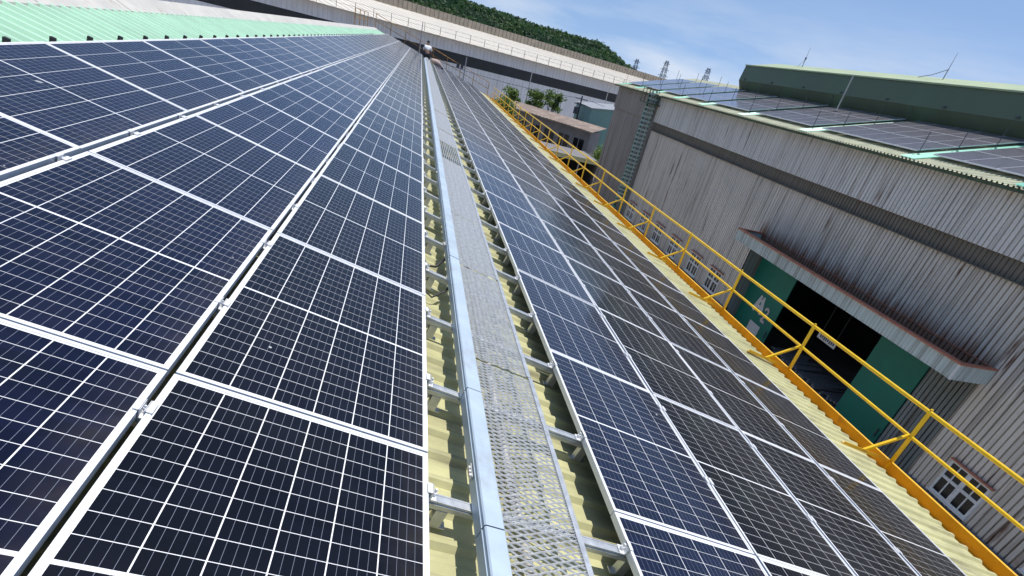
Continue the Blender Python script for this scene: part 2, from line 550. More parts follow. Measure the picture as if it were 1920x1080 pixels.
M['trouser'] = pmat('black_trousers', (0.018, 0.018, 0.022), 0.9, var=0.2, scale=8)
M['sack'] = pmat('beige_sack', (0.50, 0.38, 0.33), 0.9, var=0.2, scale=8, bump=0.3, bscale=12)


def seg_profile(y0, y1, pitch, flat, crest, h):
    """trapezoid sheet profile: list of (y, height)"""
    pts = []
    sl = (pitch - flat - crest) / 2
    y = y0
    while y < y1 - 1e-6:
        for dy, hh in ((0, 0), (flat, 0), (flat + sl, h), (flat + sl + crest, h)):
            if y + dy <= y1:
                pts.append((y + dy, hh))
        y += pitch
    pts.append((y1, 0))
    return pts


# ------------------------------------------------------------------ ground and far terrain
g = MB()
n_ = 24
ring = [(3500 * math.cos(2 * math.pi * i / n_), 3500 * math.sin(2 * math.pi * i / n_), 0) for i in range(n_)]
g.add(ring, [tuple(range(n_))])
ground = g.build('ground', M['asphalt'])
tag(ground, 'grey concrete yard running between the factory buildings', 'ground', kind='structure')

RIDGE = [(-400, 40), (-120, 36), (-25, 34), (29, 31.5), (48, 30), (98, 29), (124, 28.5), (151, 27.5), (167, 28.5), (179, 24), (192, 19), (211, 14), (260, 8), (330, 0), (460, -9)]


def ridge_h(x):
    for (a, ha), (b, hb) in zip(RIDGE, RIDGE[1:]):
        if a <= x <= b:
            return ha + (hb - ha) * (x - a) / (b - a)
    return -9


def hill_z(x, y):
    # ridge crest at y = 600, flank falling towards the factory
    xx = x * 600 / max(y, 420)
    h = ridge_h(max(-400, min(460, xx))) + CZ - 1.5
    u = (y - 600) / 170.0
    f = math.exp(-u * u)
    bumps = 3.0 * math.sin(x * 0.061 + y * 0.033) * math.sin(y * 0.047 + 1.3) * (1 - f * 0.6)
    return max(-1.0, h * f + bumps)


hv, hf = [], []
nx, ny = 64, 22
for j in range(ny + 1):
    for i in range(nx + 1):
        x = -420 + 900 * i / nx
        y = 340 + 520 * j / ny
        hv.append((x, y, hill_z(x, y) - 1.0))
for j in range(ny):
    for i in range(nx):
        a = j * (nx + 1) + i
        hf.append((a, a + 1, a + nx + 2, a + nx + 1))
hb = MB(); hb.add(hv, hf)
hill = hb.build('hill', M['soil'], smooth=True)
tag(hill, 'dark green wooded hill falling to the right behind the far warehouse', 'hill', kind='structure')

# forest on the hill: thousands of leafy tufts, nobody could count them
fr = MB()
frnd = random.Random(11)
cnt = 0
while cnt < 22000:
    x = frnd.uniform(-120, 330)
    y = frnd.uniform(430, 640)
    z = hill_z(x, y)
    if z < 1.5: continue
    cnt += 1
    r = frnd.uniform(0.7, 1.6) if frnd.random() < 0.8 else frnd.uniform(1.8, 3.2)
    c = Vector((x, y, z + r * 0.35))
    for k in range(9):                      # ragged leaf clumps
        dv = Vector((frnd.gauss(0, 1), frnd.gauss(0, 1), abs(frnd.gauss(0, 0.9)))).normalized()
        p = c + dv * r * frnd.uniform(0.5, 1.0)
        a = Vector((frnd.gauss(0, 1), frnd.gauss(0, 1), frnd.gauss(0, 1))).normalized()
        b = (dv + Vector((frnd.gauss(0, .5), frnd.gauss(0, .5), frnd.gauss(0, .5)))).cross(a).normalized()
        a = b.cross(dv).normalized()
        q = r * frnd.uniform(0.28, 0.55)
        fr.add([p - a * q, p + b * q * 0.7, p + a * q, p - b * q * 0.7], [(0, 1, 2, 3)])
forest = fr.build('forest', M['forest'])
tag(forest, 'dense dark green forest covering the hill behind the far warehouse', 'forest', kind='stuff')

# ------------------------------------------------------------------ main factory building
Y_A, Y_B = -3.0, 57.0
RS = -0.20                                    # sheet valley level below the glass
SR = -3.55                                    # ridge position
S_END = 7.30
main = empty('factory_building', (0, 0, 0))
tag(main, 'long factory shed with pale yellow green ribbed roof carrying the solar panels', 'building')


def roof_sheet(s0, s1, y0, y1, off, flat=0.115, crest=0.03, h=0.028, pitch=0.19, other=False):
    pr = seg_profile(y0, y1, pitch, flat, crest, h)
    b = MB()
    vs = []
    for (y, hh) in pr:
        for s in (s0, s1):
            if other:                          # slope behind the ridge
                p0 = rp(SR, y, off + hh)
                d = s - SR
                p = p0 + Vector((-math.cos(TH), 0, -math.sin(TH))) * d
            else:
                p = rp(s, y, off + hh)
            vs.append(p)
    fs = [(2 * i, 2 * i + 1, 2 * i + 3, 2 * i + 2) for i in range(len(pr) - 1)]
    b.add(vs, fs)
    return b


roof_sheet(-2.75, S_END, Y_A, Y_B, RS).build('roof_sheet', M['roof_yellow'], main)
roof_sheet(SR + 0.02, -2.62, Y_A, Y_B, RS + 0.012, flat=0.10, crest=0.04, h=0.048).build('ridge_sheet', M['roof_mint'], main)
roof_sheet(SR + 0.02, SR + 10.5, Y_A, Y_B, RS, other=True).build('roof_sheet', M['roof_yellow'], main)
# ridge cap
cap = MB()
for yy in [Y_A + 2.0 * i for i in range(30)]:
    y1 = min(yy + 2.03, Y_B)
    a0, a1 = rp(SR + 0.26, yy, RS + 0.055), rp(SR + 0.26, y1, RS + 0.055)
    b0, b1 = rp(SR, yy, RS + 0.11), rp(SR, y1, RS + 0.11)
    dv = Vector((-math.cos(TH), 0, -math.sin(TH))) * 0.3
    c0, c1 = b0 + dv, b1 + dv
    q = MB()
    q.add([a0, a1, b1, b0, c1, c0, a0 + Vector((0, 0, -.03)), a1 + Vector((0, 0, -.03))], [(0, 1, 2, 3), (3, 2, 4, 5), (6, 7, 1, 0)])
    q.build('ridge_cap', M['ridge_cap'], main)
# walls
xe = rp(S_END, 0, RS).x - 0.25
xr = rp(SR, 0, RS).x
xw = 2 * xr - xe
zr = rp(SR, 0, RS).z - 0.06
ze = rp(S_END - 0.25, 0, RS).z - 0.07


def corr_wall(axis, u0, u1, z0, z1, w, dirn, pitch=0.19, flat=0.134, crest=0.048, depth=-0.10):
    """vertical ribbed sheet; axis 'y' runs along Y at X = w, axis 'x' along X at Y = w; grooves go back by depth"""
    pr = seg_profile(u0, u1, pitch, flat, crest, depth)
    b = MB()
    vs = []
    for (u, hh) in pr:
        for z in (z0, z1):
            vs.append((w + dirn * hh, u, z) if axis == 'y' else (u, w + dirn * hh, z))
    fs = [(2 * i, 2 * i + 1, 2 * i + 3, 2 * i + 2) for i in range(len(pr) - 1)]
    b.add(vs, fs)
    return b


corr_wall('y', Y_A + .1, Y_B - .1, 0, ze, xe, 1).build('wall', M['wall_main'], main)
corr_wall('y', Y_A + .1, Y_B - .1, 0, ze, xw, -1).build('wall', M['wall_main'], main)
for yy in (Y_A + .12, Y_B - .12):
    gb = MB()
    gb.add([(xw, yy, 0), (xe, yy, 0), (xe, yy, ze), (xr, yy, zr), (xw, yy, ze)], [(0, 1, 2, 3, 4)])
    gb.build('gable_wall', M['wall_main'], main)
# eave gutter
XS = rp(S_END, 0, RS).x
ZS = rp(S_END, 0, RS).z
XG0, XG1 = XS - 0.10, XS + 0.32
ZG1 = ZS + 0.008
gu = MB()
pro = [(XG0, ZS - 0.05), (XG0, ZS - 0.15), (XG1, ZS - 0.15), (XG1, ZG1), (XG1 + 0.035, ZG1), (XG1 + 0.035, ZG1 - 0.02), (XG1 + 0.006, ZG1 - 0.02), (XG1 + 0.006, ZS - 0.156), (XG0 - 0.006, ZS - 0.156)]
vs = [(x, y, z) for y in (Y_A, Y_B) for (x, z) in pro]
k = len(pro)
gu.add(vs, [(i, i + 1, k + i + 1, k + i) for i in range(k - 1)])
gu.build('gutter', M['gutter'], main)

# ------------------------------------------------------------------ eave guard rail
gr = empty('guard_rail', (XG1, 0, ZG1))
tag(gr, 'yellow pipe guard rail with two bars along the yellow roof gutter', 'railing')
PX = XG1 + 0.018 - XG1
PH = 0.84
postm = MB(); postm.box(-0.02, 0.02, -0.02, 0.02, -0.12, PH - 0.01)
postm = postm.mesh('post', M['yellow'])
capm = MB(); capm.tube((0, 0, PH + 0.015), (0, 0, PH + 0.045), 0.022, 0.018, 8); capm = capm.mesh('post_cap', M['yellow'])
armb = MB()
sl = math.tan(TH)
zi = lambda dx: (-dx) * sl + 0.06              # height above the sheet end, dx measured outwards from it
A_in = (-0.32 - 0.62, 0, 0.62 * sl + 0.03)
armb.bar((A_in[0], 0, A_in[2]), (0.01, 0, -0.03), 0.05, 0.012)
armb.bar((A_in[0], -0.022, A_in[2] + .02), (0.01, -0.022, -0.01), 0.008, 0.04)
armm = armb.mesh('base_arm', M['gutter'])
strb = MB()
strb.bar((-0.32 - 0.24, 0, 0.24 * sl + 0.05), (0.0, 0, 0.445), 0.034, 0.034)
strm = strb.mesh('strut', M['yellow'])
py = 4.99 - 2.55 * 3
posts = []
while py < Y_B:
    o = obj('post', postm, gr, (PX, py, 0))
    obj('post_cap', capm, o)
    obj('base_arm', armm, gr, (PX, py + 0.03, 0))
    obj('strut', strm, gr, (PX, py + 0.03, 0))
    posts.append(py)
    py += 2.55
for z, r, nm in ((PH, 0.026, 'top_rail'), (0.435, 0.022, 'middle_rail')):
    b = MB()
    pts = []
    for i, y in enumerate(posts):
        pts.append((PX + rnd.uniform(-.006, .006), y, z + rnd.uniform(-.006, .006)))
    pts[-1] = (PX, Y_B, z)
    b.path(pts, r, 10)
    b.build(nm, M['yellow'], gr, smooth=True)

# ------------------------------------------------------------------ solar panels
MW, ML, MT = 0.992, 1.696, 0.036
fb = MB()
lip = 0.015
for (x0, x1, y0, y1) in ((0, lip, 0, ML), (MW - lip, MW, 0, ML), (lip, MW - lip, 0, lip), (lip, MW - lip, ML - lip, ML)):
    fb.box(x0, x1, y0, y1, -MT, 0.0)
frame_me = fb.mesh('frame', M['alu'])
bsb = MB()
bsb.quad((lip, lip, -0.004), (MW - lip, lip, -0.004), (MW - lip, ML - lip, -0.004), (lip, ML - lip, -0.004))
bsb.quad((lip, ML - lip, -0.006), (MW - lip, ML - lip, -0.006), (MW - lip, lip, -0.006), (lip, lip, -0.006), 1)  # black rear face, added to darken the space beneath the panels
back_me = bsb.mesh('backsheet', [M['sheet_back'], M['black']])
x_off = (MW - 6 * CW) / 2
CL = (ML - 2 * lip - 0.012 - 0.016) / 20


def cells(mat):
    b = MB()
    for half in (0, 1):
        yb = lip + 0.008 + half * (10 * CL + 0.012)
        for r in range(10):
            for c in range(6):
                x0 = c * CW + 0.0022
                x1 = (c + 1) * CW - 0.0022
                y0 = yb + r * CL + 0.0015
                y1 = yb + (r + 1) * CL - 0.0015
                b.quad((x0, y0, 0), (x1, y0, 0), (x1, y1, 0), (x0, y1, 0))
    return b.mesh('cell_grid', mat)


cell_me = {'n': cells(M['cell_navy']), 'b': cells(M['cell_black'])}
COLS = [
    (-2.423, 'n', 'dark blue solar panel in the topmost column next to the mint green ridge sheets', 'solar panels in the topmost column'),
    (-1.400, 'n', 'dark blue solar panel in the column between the two dark gaps above the trunking', 'solar panels in the column between the two gaps'),
    (-0.386, 'b', 'near black solar panel in the column bordering the grey cable trunking', 'solar panels in the column bordering the trunking'),
    (1.607, 'n', 'blue black solar panel in the first column below the mesh walkway', 'solar panels in the first column below the walkway'),
    (2.617, 'b', 'brownish black solar panel in the second column below the mesh walkway', 'solar panels in the second column below the walkway'),
    (3.632, 'b', 'brownish black solar panel in the third column below the mesh walkway', 'solar panels in the third column below the walkway'),
    (4.662, 'b', 'brownish black solar panel in the lowest column beside the yellow gutter', 'solar panels in the lowest column by the gutter'),
]
for ci, (s, kd, lab, grp) in enumerate(COLS):
    for r in range(-2, 32):
        t = T0 + r * ROWP + 0.0045
        e = empty('solar_panel', rp(s + rnd.uniform(-.002, .002), t + rnd.uniform(-.002, .002), rnd.uniform(-.0015, .0015)),
                  (rnd.uniform(-.0015, .0015), TH + rnd.uniform(-.002, .002), rnd.uniform(-.0008, .0008)))
        tag(e, lab, 'solar panel', grp)
        obj('frame', frame_me, e)
        obj('backsheet', back_me, e)
        c = obj('cell_grid', cell_me[kd], e, (x_off, 0, -0.0034))
        c['kind'] = 'stuff'

# ------------------------------------------------------------------ mounting rails under the panels
bar_b = MB()
bar_b.box(-2.45, 5.66, -0.02, 0.02, -0.081, -0.038)
bar_b.box(-2.45, 5.66, -0.026, -0.02, -0.058, -0.052)
bar_b.box(-2.45, 5.66, 0.02, 0.026, -0.058, -0.052)
for sx in (-1, 1):
    bar_b.box(-2.45, 5.66, sx * 0.02 - 0.004, sx * 0.02 + 0.004, -0.038, -0.0355)
bar_me = bar_b.mesh('rail_bar', M['rail'])
mid_b = MB()                                    # clamp between two columns
mid_b.box(-0.030, -0.008, -0.03, 0.03, 0.002, 0.006)
mid_b.box(0.008, 0.030, -0.03, 0.03, 0.002, 0.006)
mid_b.box(-0.0095, -0.006, -0.03, 0.03, -0.03, 0.006)
mid_b.box(0.006, 0.0095, -0.03, 0.03, -0.03, 0.006)
mid_b.box(-0.0095, 0.0095, -0.03, 0.03, -0.034, -0.028)
mid_b.tube((0, 0, -0.03), (0, 0, 0.004), 0.004, n=6)
mid_b.tube((0, 0, -0.014), (0, 0, -0.006), 0.0058, n=6)
mid_me = mid_b.mesh('clamp', M['alu'])
end_b = MB()
end_b.box(-0.016, 0.010, -0.028, 0.028, 0.002, 0.006)
end_b.box(0.003, 0.010, -0.028, 0.028, -0.034, 0.006)
end_b.box(0.003, 0.034, -0.028, 0.028, -0.036, -0.030)
end_b.tube((0.021, 0, -0.03), (0.021, 0, 0.006), 0.006, n=6)
end_b.tube((0.021, 0, -0.022), (0.021, 0, -0.012), 0.011, n=6)
end_me = end_b.mesh('end_clamp', M['alu'])
foot_b = MB()
foot_b.box(-0.025, 0.025, -0.022, 0.022, -0.172, -0.0815)
foot_b.box(-0.05, 0.05, -0.022, 0.022, -0.176, -0.170)
foot_me = foot_b.mesh('foot', M['rail'])
plate_b = MB()
plate_b.add([(0.0, 0.024, -0.085), (0.10, 0.024, -0.05), (0.10, 0.024, -0.082), (0.02, 0.024, -0.172),
             (0.0, 0.030, -0.085), (0.10, 0.030, -0.05), (0.10, 0.030, -0.082), (0.02, 0.030, -0.172)],
            [(0, 1, 2, 3), (7, 6, 5, 4), (0, 4, 5, 1), (1, 5, 6, 2), (2, 6, 7, 3), (3, 7, 4, 0)])
plate_me = plate_b.mesh('gusset', M['rail'])
capb = MB(); capb.box(-0.03, 0.0, -0.024, 0.024, -0.082, -0.03); cap_me = capb.mesh('end_cap', M['black'])
far_rail = MB()
for src, pos in ((bar_b, 0), (mid_b, -0.397), (mid_b, -1.4155), (mid_b, 2.608), (mid_b, 3.620), (mid_b, 4.647), (end_b, 0.617), (foot_b, 0.68), (foot_b, 1.64), (foot_b, 3.3), (foot_b, -1.5)):
    far_rail.add([(x + pos, y, z) for x, y, z in src.v], src.f)
far_me = far_rail.mesh('mounting_rail', M['rail'])
rails = []
k = -2
while True:
    t = 1.605 + k * ROWP / 2
    if t > 56.2: break
    k += 1
    lab = 'galvanised mounting rail bridging the walkway gap under the solar panels'
    grp = 'mounting rails across the roof'
    if t < 16:
        e = empty('mounting_rail', rp(0, t, 0), ROOF_ROT)
        tag(e, lab, 'rail', grp)
        obj('rail_bar', bar_me, e)
        for s in (-0.397, -1.4155, 2.608, 3.620, 4.647):
            obj('clamp', mid_me, e, (s, 0, 0))
        obj('end_clamp', end_me, e, (0.618, 0, 0))
        obj('end_clamp', end_me, e, (1.604, 0, 0), (0, 0, math.pi))
        for s in (0.70, 1.66, 3.1, 4.9, -0.9, -2.0):
            obj('foot', foot_me, e, (s, 0, 0))
        obj('gusset', plate_me, e, (0.615, 0, 0))
    else:
        o = obj('mounting_rail', far_me, None, rp(0, t, 0), ROOF_ROT)
        tag(o, lab, 'rail', grp)
# dark brackets along the top edge of the topmost column
brk = MB(); brk.box(-0.02, 0.012, -0.018, 0.018, -0.16, 0.014)
brk_me = brk.mesh('edge_bracket', M['black'])
t = 0.3
while t < 40:
    o = obj('edge_bracket', brk_me, None, rp(-2.45, t, 0), ROOF_ROT)
    tag(o, 'small black bracket holding the top edge of the topmost panel column', 'bracket', 'black brackets along the top panel edge')
    t += 0.57

# ------------------------------------------------------------------ cable trunking
tr = empty('cable_trunking', rp(0.86, 0.2, -0.03), ROOF_ROT)
tag(tr, 'pale grey blue metal cable trunking running along the mesh walkway', 'trunking')
joints = [-1.2, 0.42, 1.434, 2.414, 4.49, 5.36, 7.3, 8.35]
while joints[-1] < 55: joints.append(joints[-1] + 2.0)
joints[-1] = 56.0


def trunk_piece(a, b):
    q = MB()
    x0, x1, z0, z1, bv = -0.049, 0.041, -0.004, 0.082, 0.006
    pr = [(x0, z0), (x0, z1 - bv), (x0 + bv, z1), (x1 - bv, z1), (x1, z1 - bv), (x1, z0)]
    vs = [(x, y, z) for y in (a, b) for x, z in pr]
    kk = len(pr)
    q.add(vs, [(i, i + 1, kk + i + 1, kk + i) for i in range(kk - 1)] + [tuple(range(kk)), tuple(range(2 * kk - 1, kk - 1, -1))])
    q.box(x0 - 0.004, x0, a, b, z1 - 0.03, z1 - 0.024)      # rolled stiffener along the side
    return q


for a, b in zip(joints, joints[1:]):
    c = trunk_piece(0, b - a - 0.007).build('cover', M['trunk'], tr)
    c.location = (rnd.uniform(-.002, .002), a - 0.2, rnd.uniform(-.001, .002))
for a in joints[1:]:
    q = MB(); q.box(-0.046, 0.038, a - 0.2 - 0.007, a - 0.2, 0, 0.077)
    q.build('joint_strip', M['black'], tr)
for a in (1.78, 4.9, 8.0):
    lt = MB()
    lt.box(-0.058, -0.053, a - 0.24, a - 0.15, 0.02, 0.045)
    for dy in (-0.22, -0.195, -0.17):
        lt.tube((-0.066, a + dy, 0.033), (-0.055, a + dy, 0.033), 0.009, n=8)
    lt.build('latch', M['steel'], tr)

# ------------------------------------------------------------------ mesh walkway
GW, GL = 0.43, ROWP - 0.012


def grating_mesh():
    b = MB()
    LWD, SWD = 0.076, 0.034
    half = LWD / 2
    nxs = int(GW / half)
    for j in range(int(GL / SWD)):
        for fam in (0, 1):
            for i in range(nxs):
                ys = []
                for q in (i, i + 1):
                    ys.append(j * SWD + (q % 2) * SWD / 2 if fam == 0 else j * SWD + SWD - (q % 2) * SWD / 2)
                za = 0.002 if i % 2 else -0.002
                b.bar((i * half, ys[0], za), ((i + 1) * half, ys[1], -za), 0.0056, 0.0072, (0, 0.55, 0.85))
    return b


gm = grating_mesh().mesh('mesh', M['steel'])
lipb = MB()
lipb.box(GW - 0.004, GW, 0, GL, -0.036, 0.006)
lipb.box(GW - 0.03, GW, 0, GL, 0.004, 0.008)
lipb.box(0, 0.004, 0, GL, -0.03, 0.004)
lip_me = lipb.mesh('folded_edge', M['rail'])
slb = MB()
for i in range(11):
    slb.box(i * 0.039, i * 0.039 + 0.012, 0, GL, -0.018, 0.004)
for i in range(4):
    slb.box(0, GW, 0.1 + i * 0.48, 0.12 + i * 0.48, -0.026, -0.018)
sl_me = slb.mesh('slats', M['rail'])
for r in range(-1, 33):
    t = -0.45 + r * ROWP
    loc = rp(0.918, t, -0.028 + rnd.uniform(-.004, .006))
    rot = (rnd.uniform(-.006, .006), TH + rnd.uniform(-.01, .01), rnd.uniform(-.004, .004))
    e = empty('walkway_grating', loc, rot)
    if r == 6:
        tag(e, 'walkway section of dark lengthwise slats between the mesh sections', 'walkway')
        obj('slats', sl_me, e)
    else:
        tag(e, 'galvanised expanded metal mesh section of the walkway beside the trunking', 'walkway', 'mesh walkway sections')
        q = obj('mesh', gm, e)
        q['kind'] = 'stuff'
    obj('folded_edge', lip_me, e)
cond = MB()
cond.path([rp(1.12 + 0.02 * math.sin(i * 0.7), -1 + i * 0.5, -0.13) for i in range(114)], 0.022, 8)
tag(cond.build('conduit_pipe', M['ridge_cap'], smooth=True), 'pinkish grey conduit pipe seen through the walkway mesh', 'pipe')
cb = MB()
cb.path([rp(0.60, 4.72, -0.05), rp(0.63, 4.66, -0.11), rp(0.69, 4.58, -0.14), rp(0.76, 4.58, -0.12), rp(0.82, 4.66, -0.05)], 0.011, 8)
tag(cb.build('black_cable', M['black'], smooth=True), 'thick black cable looping from under the panels into the trunking', 'cable')
cb = MB()
cb.path([rp(0.60, 4.02, -0.05), rp(0.64, 3.96, -0.12), rp(0.72, 3.92, -0.14), rp(0.80, 3.98, -0.08), rp(0.84, 4.05, -0.04)], 0.008, 8)
tag(cb.build('black_cable', M['black'], smooth=True), 'thin black cable looping from under the panels into the trunking', 'cable')

# ------------------------------------------------------------------ the warehouse across the lane
XB = 18.0
ZC = CZ
B_Y0, B_Y1 = -6.0, 55.0
wh = empty('warehouse', (XB, 0, 0))
tag(wh, 'grey ribbed sheet warehouse with rust streaks, brown strip and big teal door', 'building')


def part(b, name, mats, smooth=False):
    """geometry given in world coordinates, parented to the warehouse"""
    o = b.build(name, mats, wh, smooth)
    o.location = (-XB, 0, 0)
    return o


LAD = 44.6                                        # wall is browner beyond the ladder
part(corr_wall('y', B_Y0, LAD, ZC - 1.60, ZC + 0.18, XB - 0.10, -1), 'upper_wall', M['wall_up'])
part(corr_wall('y', LAD, B_Y1, ZC - 1.60, ZC + 0.10, XB - 0.10, -1), 'upper_wall', M['wall_brown'])
part(corr_wall('y', B_Y0, LAD, ZC - 2.16, ZC - 1.52, XB + 0.02, -1, depth=-0.03), 'translucent_strip', M['wall_strip'])
part(corr_wall('y', LAD, B_Y1, ZC - 2.16, ZC - 1.52, XB + 0.02, -1, depth=-0.03), 'translucent_strip', M['wall_brown'])
part(corr_wall('y', LAD, B_Y1, 0.0, ZC - 2.16, XB, -1), 'lower_wall', M['wall_brown'])
part(corr_wall('y', 26.2, LAD, 1.25, ZC - 2.16, XB, -1), 'lower_wall', M['wall_low'])
part(corr_wall('y', 12.25, 26.2, ZC - 5.05, ZC - 2.16, XB, -1), 'lower_wall', M['wall_door'])
part(corr_wall('y', B_Y0, 12.25, 1.25, ZC - 2.16, XB, -1), 'lower_wall', M['wall_low'])
fl = MB()
fl.box(XB - 0.13, XB + 0.04, B_Y0, LAD, ZC - 2.185, ZC - 2.155)
part(fl, 'drip_flashing', M['wall_strip'])
for ya, yb in ((B_Y0, 12.25), (26.2, LAD)):
    pl_ = MB()
    pl_.box(XB - 0.06, XB + 0.3, ya, yb, 0, 1.25)
    pl_.box(XB - 0.12, XB - 0.058, ya + 0.1, yb - 0.1, 1.19, 1.28)
    part(pl_, 'plinth', M['concrete'])
# body: far walls, end walls, floor of the doorway recess
bd = MB()
XE = 29.0
bd.box(XE, XE + .1, B_Y0, B_Y1, 0, ZC + 0.2)
bd.box(XB + 0.15, XE, B_Y1 - 0.1, B_Y1, 0, ZC + 0.1)
bd.box(XB + 0.15, XE, B_Y0, B_Y0 + 0.1, 0, ZC + 0.1)
part(bd, 'end_wall', M['wall_brown'])
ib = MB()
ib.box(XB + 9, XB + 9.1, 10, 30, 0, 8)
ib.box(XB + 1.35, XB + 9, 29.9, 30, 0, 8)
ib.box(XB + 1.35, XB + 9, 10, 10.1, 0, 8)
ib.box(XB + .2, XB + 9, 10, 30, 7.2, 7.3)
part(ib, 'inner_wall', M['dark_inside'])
# door recess: returns, back sheet with the two teal leaves
XD = XB + 1.0
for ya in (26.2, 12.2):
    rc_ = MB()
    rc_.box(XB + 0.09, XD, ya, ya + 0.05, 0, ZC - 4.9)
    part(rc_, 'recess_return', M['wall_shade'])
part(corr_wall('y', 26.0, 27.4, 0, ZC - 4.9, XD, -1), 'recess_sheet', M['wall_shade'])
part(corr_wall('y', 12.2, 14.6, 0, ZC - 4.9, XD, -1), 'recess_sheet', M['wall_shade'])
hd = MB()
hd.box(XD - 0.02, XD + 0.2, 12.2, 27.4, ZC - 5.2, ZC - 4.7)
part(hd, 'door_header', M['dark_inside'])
for (y0, y1) in ((23.0, 26.9), (14.62, 17.05)):
    e = empty('door', (XD - XB - 0.08, y0, 0)); e.parent = wh
    b = MB(); b.box(0, 0.05, 0, y1 - y0, 0.05, ZC - 5.15)
    b.build('leaf', M['teal_door'], e)
    q = MB(); q.box(-0.05, -0.001, 0.12, 0.16, 1.0, 1.35); q.build('handle', M['dark_metal'], e)
# painted marks on the left leaf: A, 2 and a notice plate
XL = XD - 0.10
mk = MB()


def yz(y, z): return (XL - 0.006, y, ZC + z)


# letter A, seen from the lane Y grows to the left, so it is laid out from high to low Y
def stroke(b, y0, z0, y1, z1, wd, x=None):
    xx = XL - 0.008 if x is None else x
    d = Vector((0, y1 - y0, z1 - z0)).normalized()
    nrm = Vector((0, -d.z, d.y)) * wd / 2
    p, q = Vector((xx, y0, z0)), Vector((xx, y1, z1))
    vs = [p - nrm, q - nrm, q + nrm, p + nrm]
    back = [v + Vector((0.006, 0, 0)) for v in vs]
    b.add(vs + back, [(0, 1, 2, 3), (0, 4, 5, 1), (1, 5, 6, 2), (2, 6, 7, 3), (3, 7, 4, 0)])


zb = ZC - 8.30
stroke(mk, 25.0, zb + .1, 24.68, zb + 0.95, 0.27)
stroke(mk, 24.24, zb + .1, 24.56, zb + 0.95, 0.27)
stroke(mk, 24.85, zb + 0.40, 24.40, zb + 0.40, 0.20, XL - 0.0085)
part(mk, 'letter', M['white'])
tw = MB()
zz0 = ZC - 8.45
pts2 = [(24.02, zz0 + .62), (23.93, zz0 + .74), (23.78, zz0 + .74), (23.70, zz0 + .62), (23.74, zz0 + .48), (24.02, zz0 + .06), (23.68, zz0 + .06)]
for i in range(len(pts2) - 1):
    stroke(tw, *pts2[i], *pts2[i + 1], 0.13, XL - 0.008 - 0.0004 * i)
part(tw, 'numeral', M['pink'])
nt_ = MB(); nt_.box(XL - 0.02, XL, 23.75, 24.75, ZC - 9.45, ZC - 8.70)
part(nt_, 'notice_plate', M['white'])
# hanging sign in the doorway
sg = empty('hanging_sign', (XD + 0.3, 19.8, ZC - 7.3))
tag(sg, 'small white sign with dark marks hanging in the dark doorway', 'sign')
b = MB(); b.box(0, 0.03, -0.62, 0.62, -0.16, 0.16); b.build('plate', M['white'], sg)
b = MB()
for i in range(8):
    b.box(-0.004, -0.0005, -0.52 + i * 0.13, -0.44 + i * 0.13, -0.06 - 0.02 * (i % 3), 0.07)
b.build('mark', M['dark_metal'], sg)
b = MB(); b.bar((0.015, -0.5, 0.16), (0.015, -0.5, 2.1), .015, .015); b.bar((0.015, 0.5, 0.16), (0.015, 0.5, 2.1), .015, .015)
b.build('hanger', M['dark_metal'], sg)
# goods in the doorway
jr = random.Random(5)
for i in range(9):
    y = 18.0 + i * 0.62 + jr.uniform(-.1, .1)
    b = MB()
    hgt = jr.uniform(0.35, 0.6)
    for kx in range(4):
        for kz in range(3):
            z0 = kz * 0.22 + 0.12
            b.tube((-0.6 + jr.uniform(-.2, .2), kx * 0.13 - .2, z0), (1.2 + jr.uniform(-.3, .3), kx * 0.13 - .2 + jr.uniform(-.08, .08), z0 + jr.uniform(-.05, .08)), 0.06, n=7)
    o = b.build('pipe_bundle', M['grey_metal'])
    o.location = (XD + 1.2, y, 0.0)
    tag(o, 'grey bundle of pipes lying inside the dark doorway', 'pipes', 'pipe bundles in the doorway')

# canopy over the door
cn = empty('canopy', (0, 0, 0)); cn.parent = wh; cn.location = (-XB, 0, 0)
XF = 16.6
YA_, YB_ = 12.05, 25.8
ZT, ZBt = ZC - 4.50, ZC - 5.03
corr_wall('y', YA_, YB_, ZBt, ZT - 0.02, XF, -1, pitch=0.16, flat=0.12, crest=0.012, depth=-0.02).build('fascia', M['fascia'], cn)
for yy, dn in ((YA_, -1), (YB_, 1)):
    corr_wall('x', XF, XB + 0.02, ZBt, ZT - 0.02, yy, -dn, pitch=0.16, flat=0.12, crest=0.012, depth=-0.02).build('end_fascia', M['fascia'], cn)
b = MB(); b.box(XF + 0.03, XB - 0.02, YA_ + 0.03, YB_ - 0.03, ZBt + 0.2, ZBt + 0.24); b.build('tray', M['tray_dark'], cn)
b = MB(); b.box(XF + 0.02, XB + 0.9, YA_ + 0.03, YB_ - 0.03, ZBt + 0.03, ZBt + 0.07); b.build('soffit', M['dark_inside'], cn)
b = MB()
b.box(XF - 0.06, XF + 0.17, YA_ - 0.05, YB_ + 0.05, ZT - 0.02, ZT + 0.035)
b.box(XF + 0.17, XB, YA_ - 0.05, YA_ + 0.10, ZT - 0.02, ZT + 0.035)
b.box(XF + 0.17, XB, YB_ - 0.10, YB_ + 0.05, ZT - 0.02, ZT + 0.035)
b.build('rusty_lip', M['rust'], cn)
b = MB(); b.box(XB - 0.05, XB - 0.02, YA_, YB_, ZT - 0.01, ZT + 0.012); b.build('wall_flashing', M['rust'], cn)
cs = MB()
cs.box(XF - 0.012, XF + 0.05, YA_ - 0.012, YA_ + 0.06, ZBt - .01, ZT - 0.025)
cs.build('corner_trim', M['white'], cn)

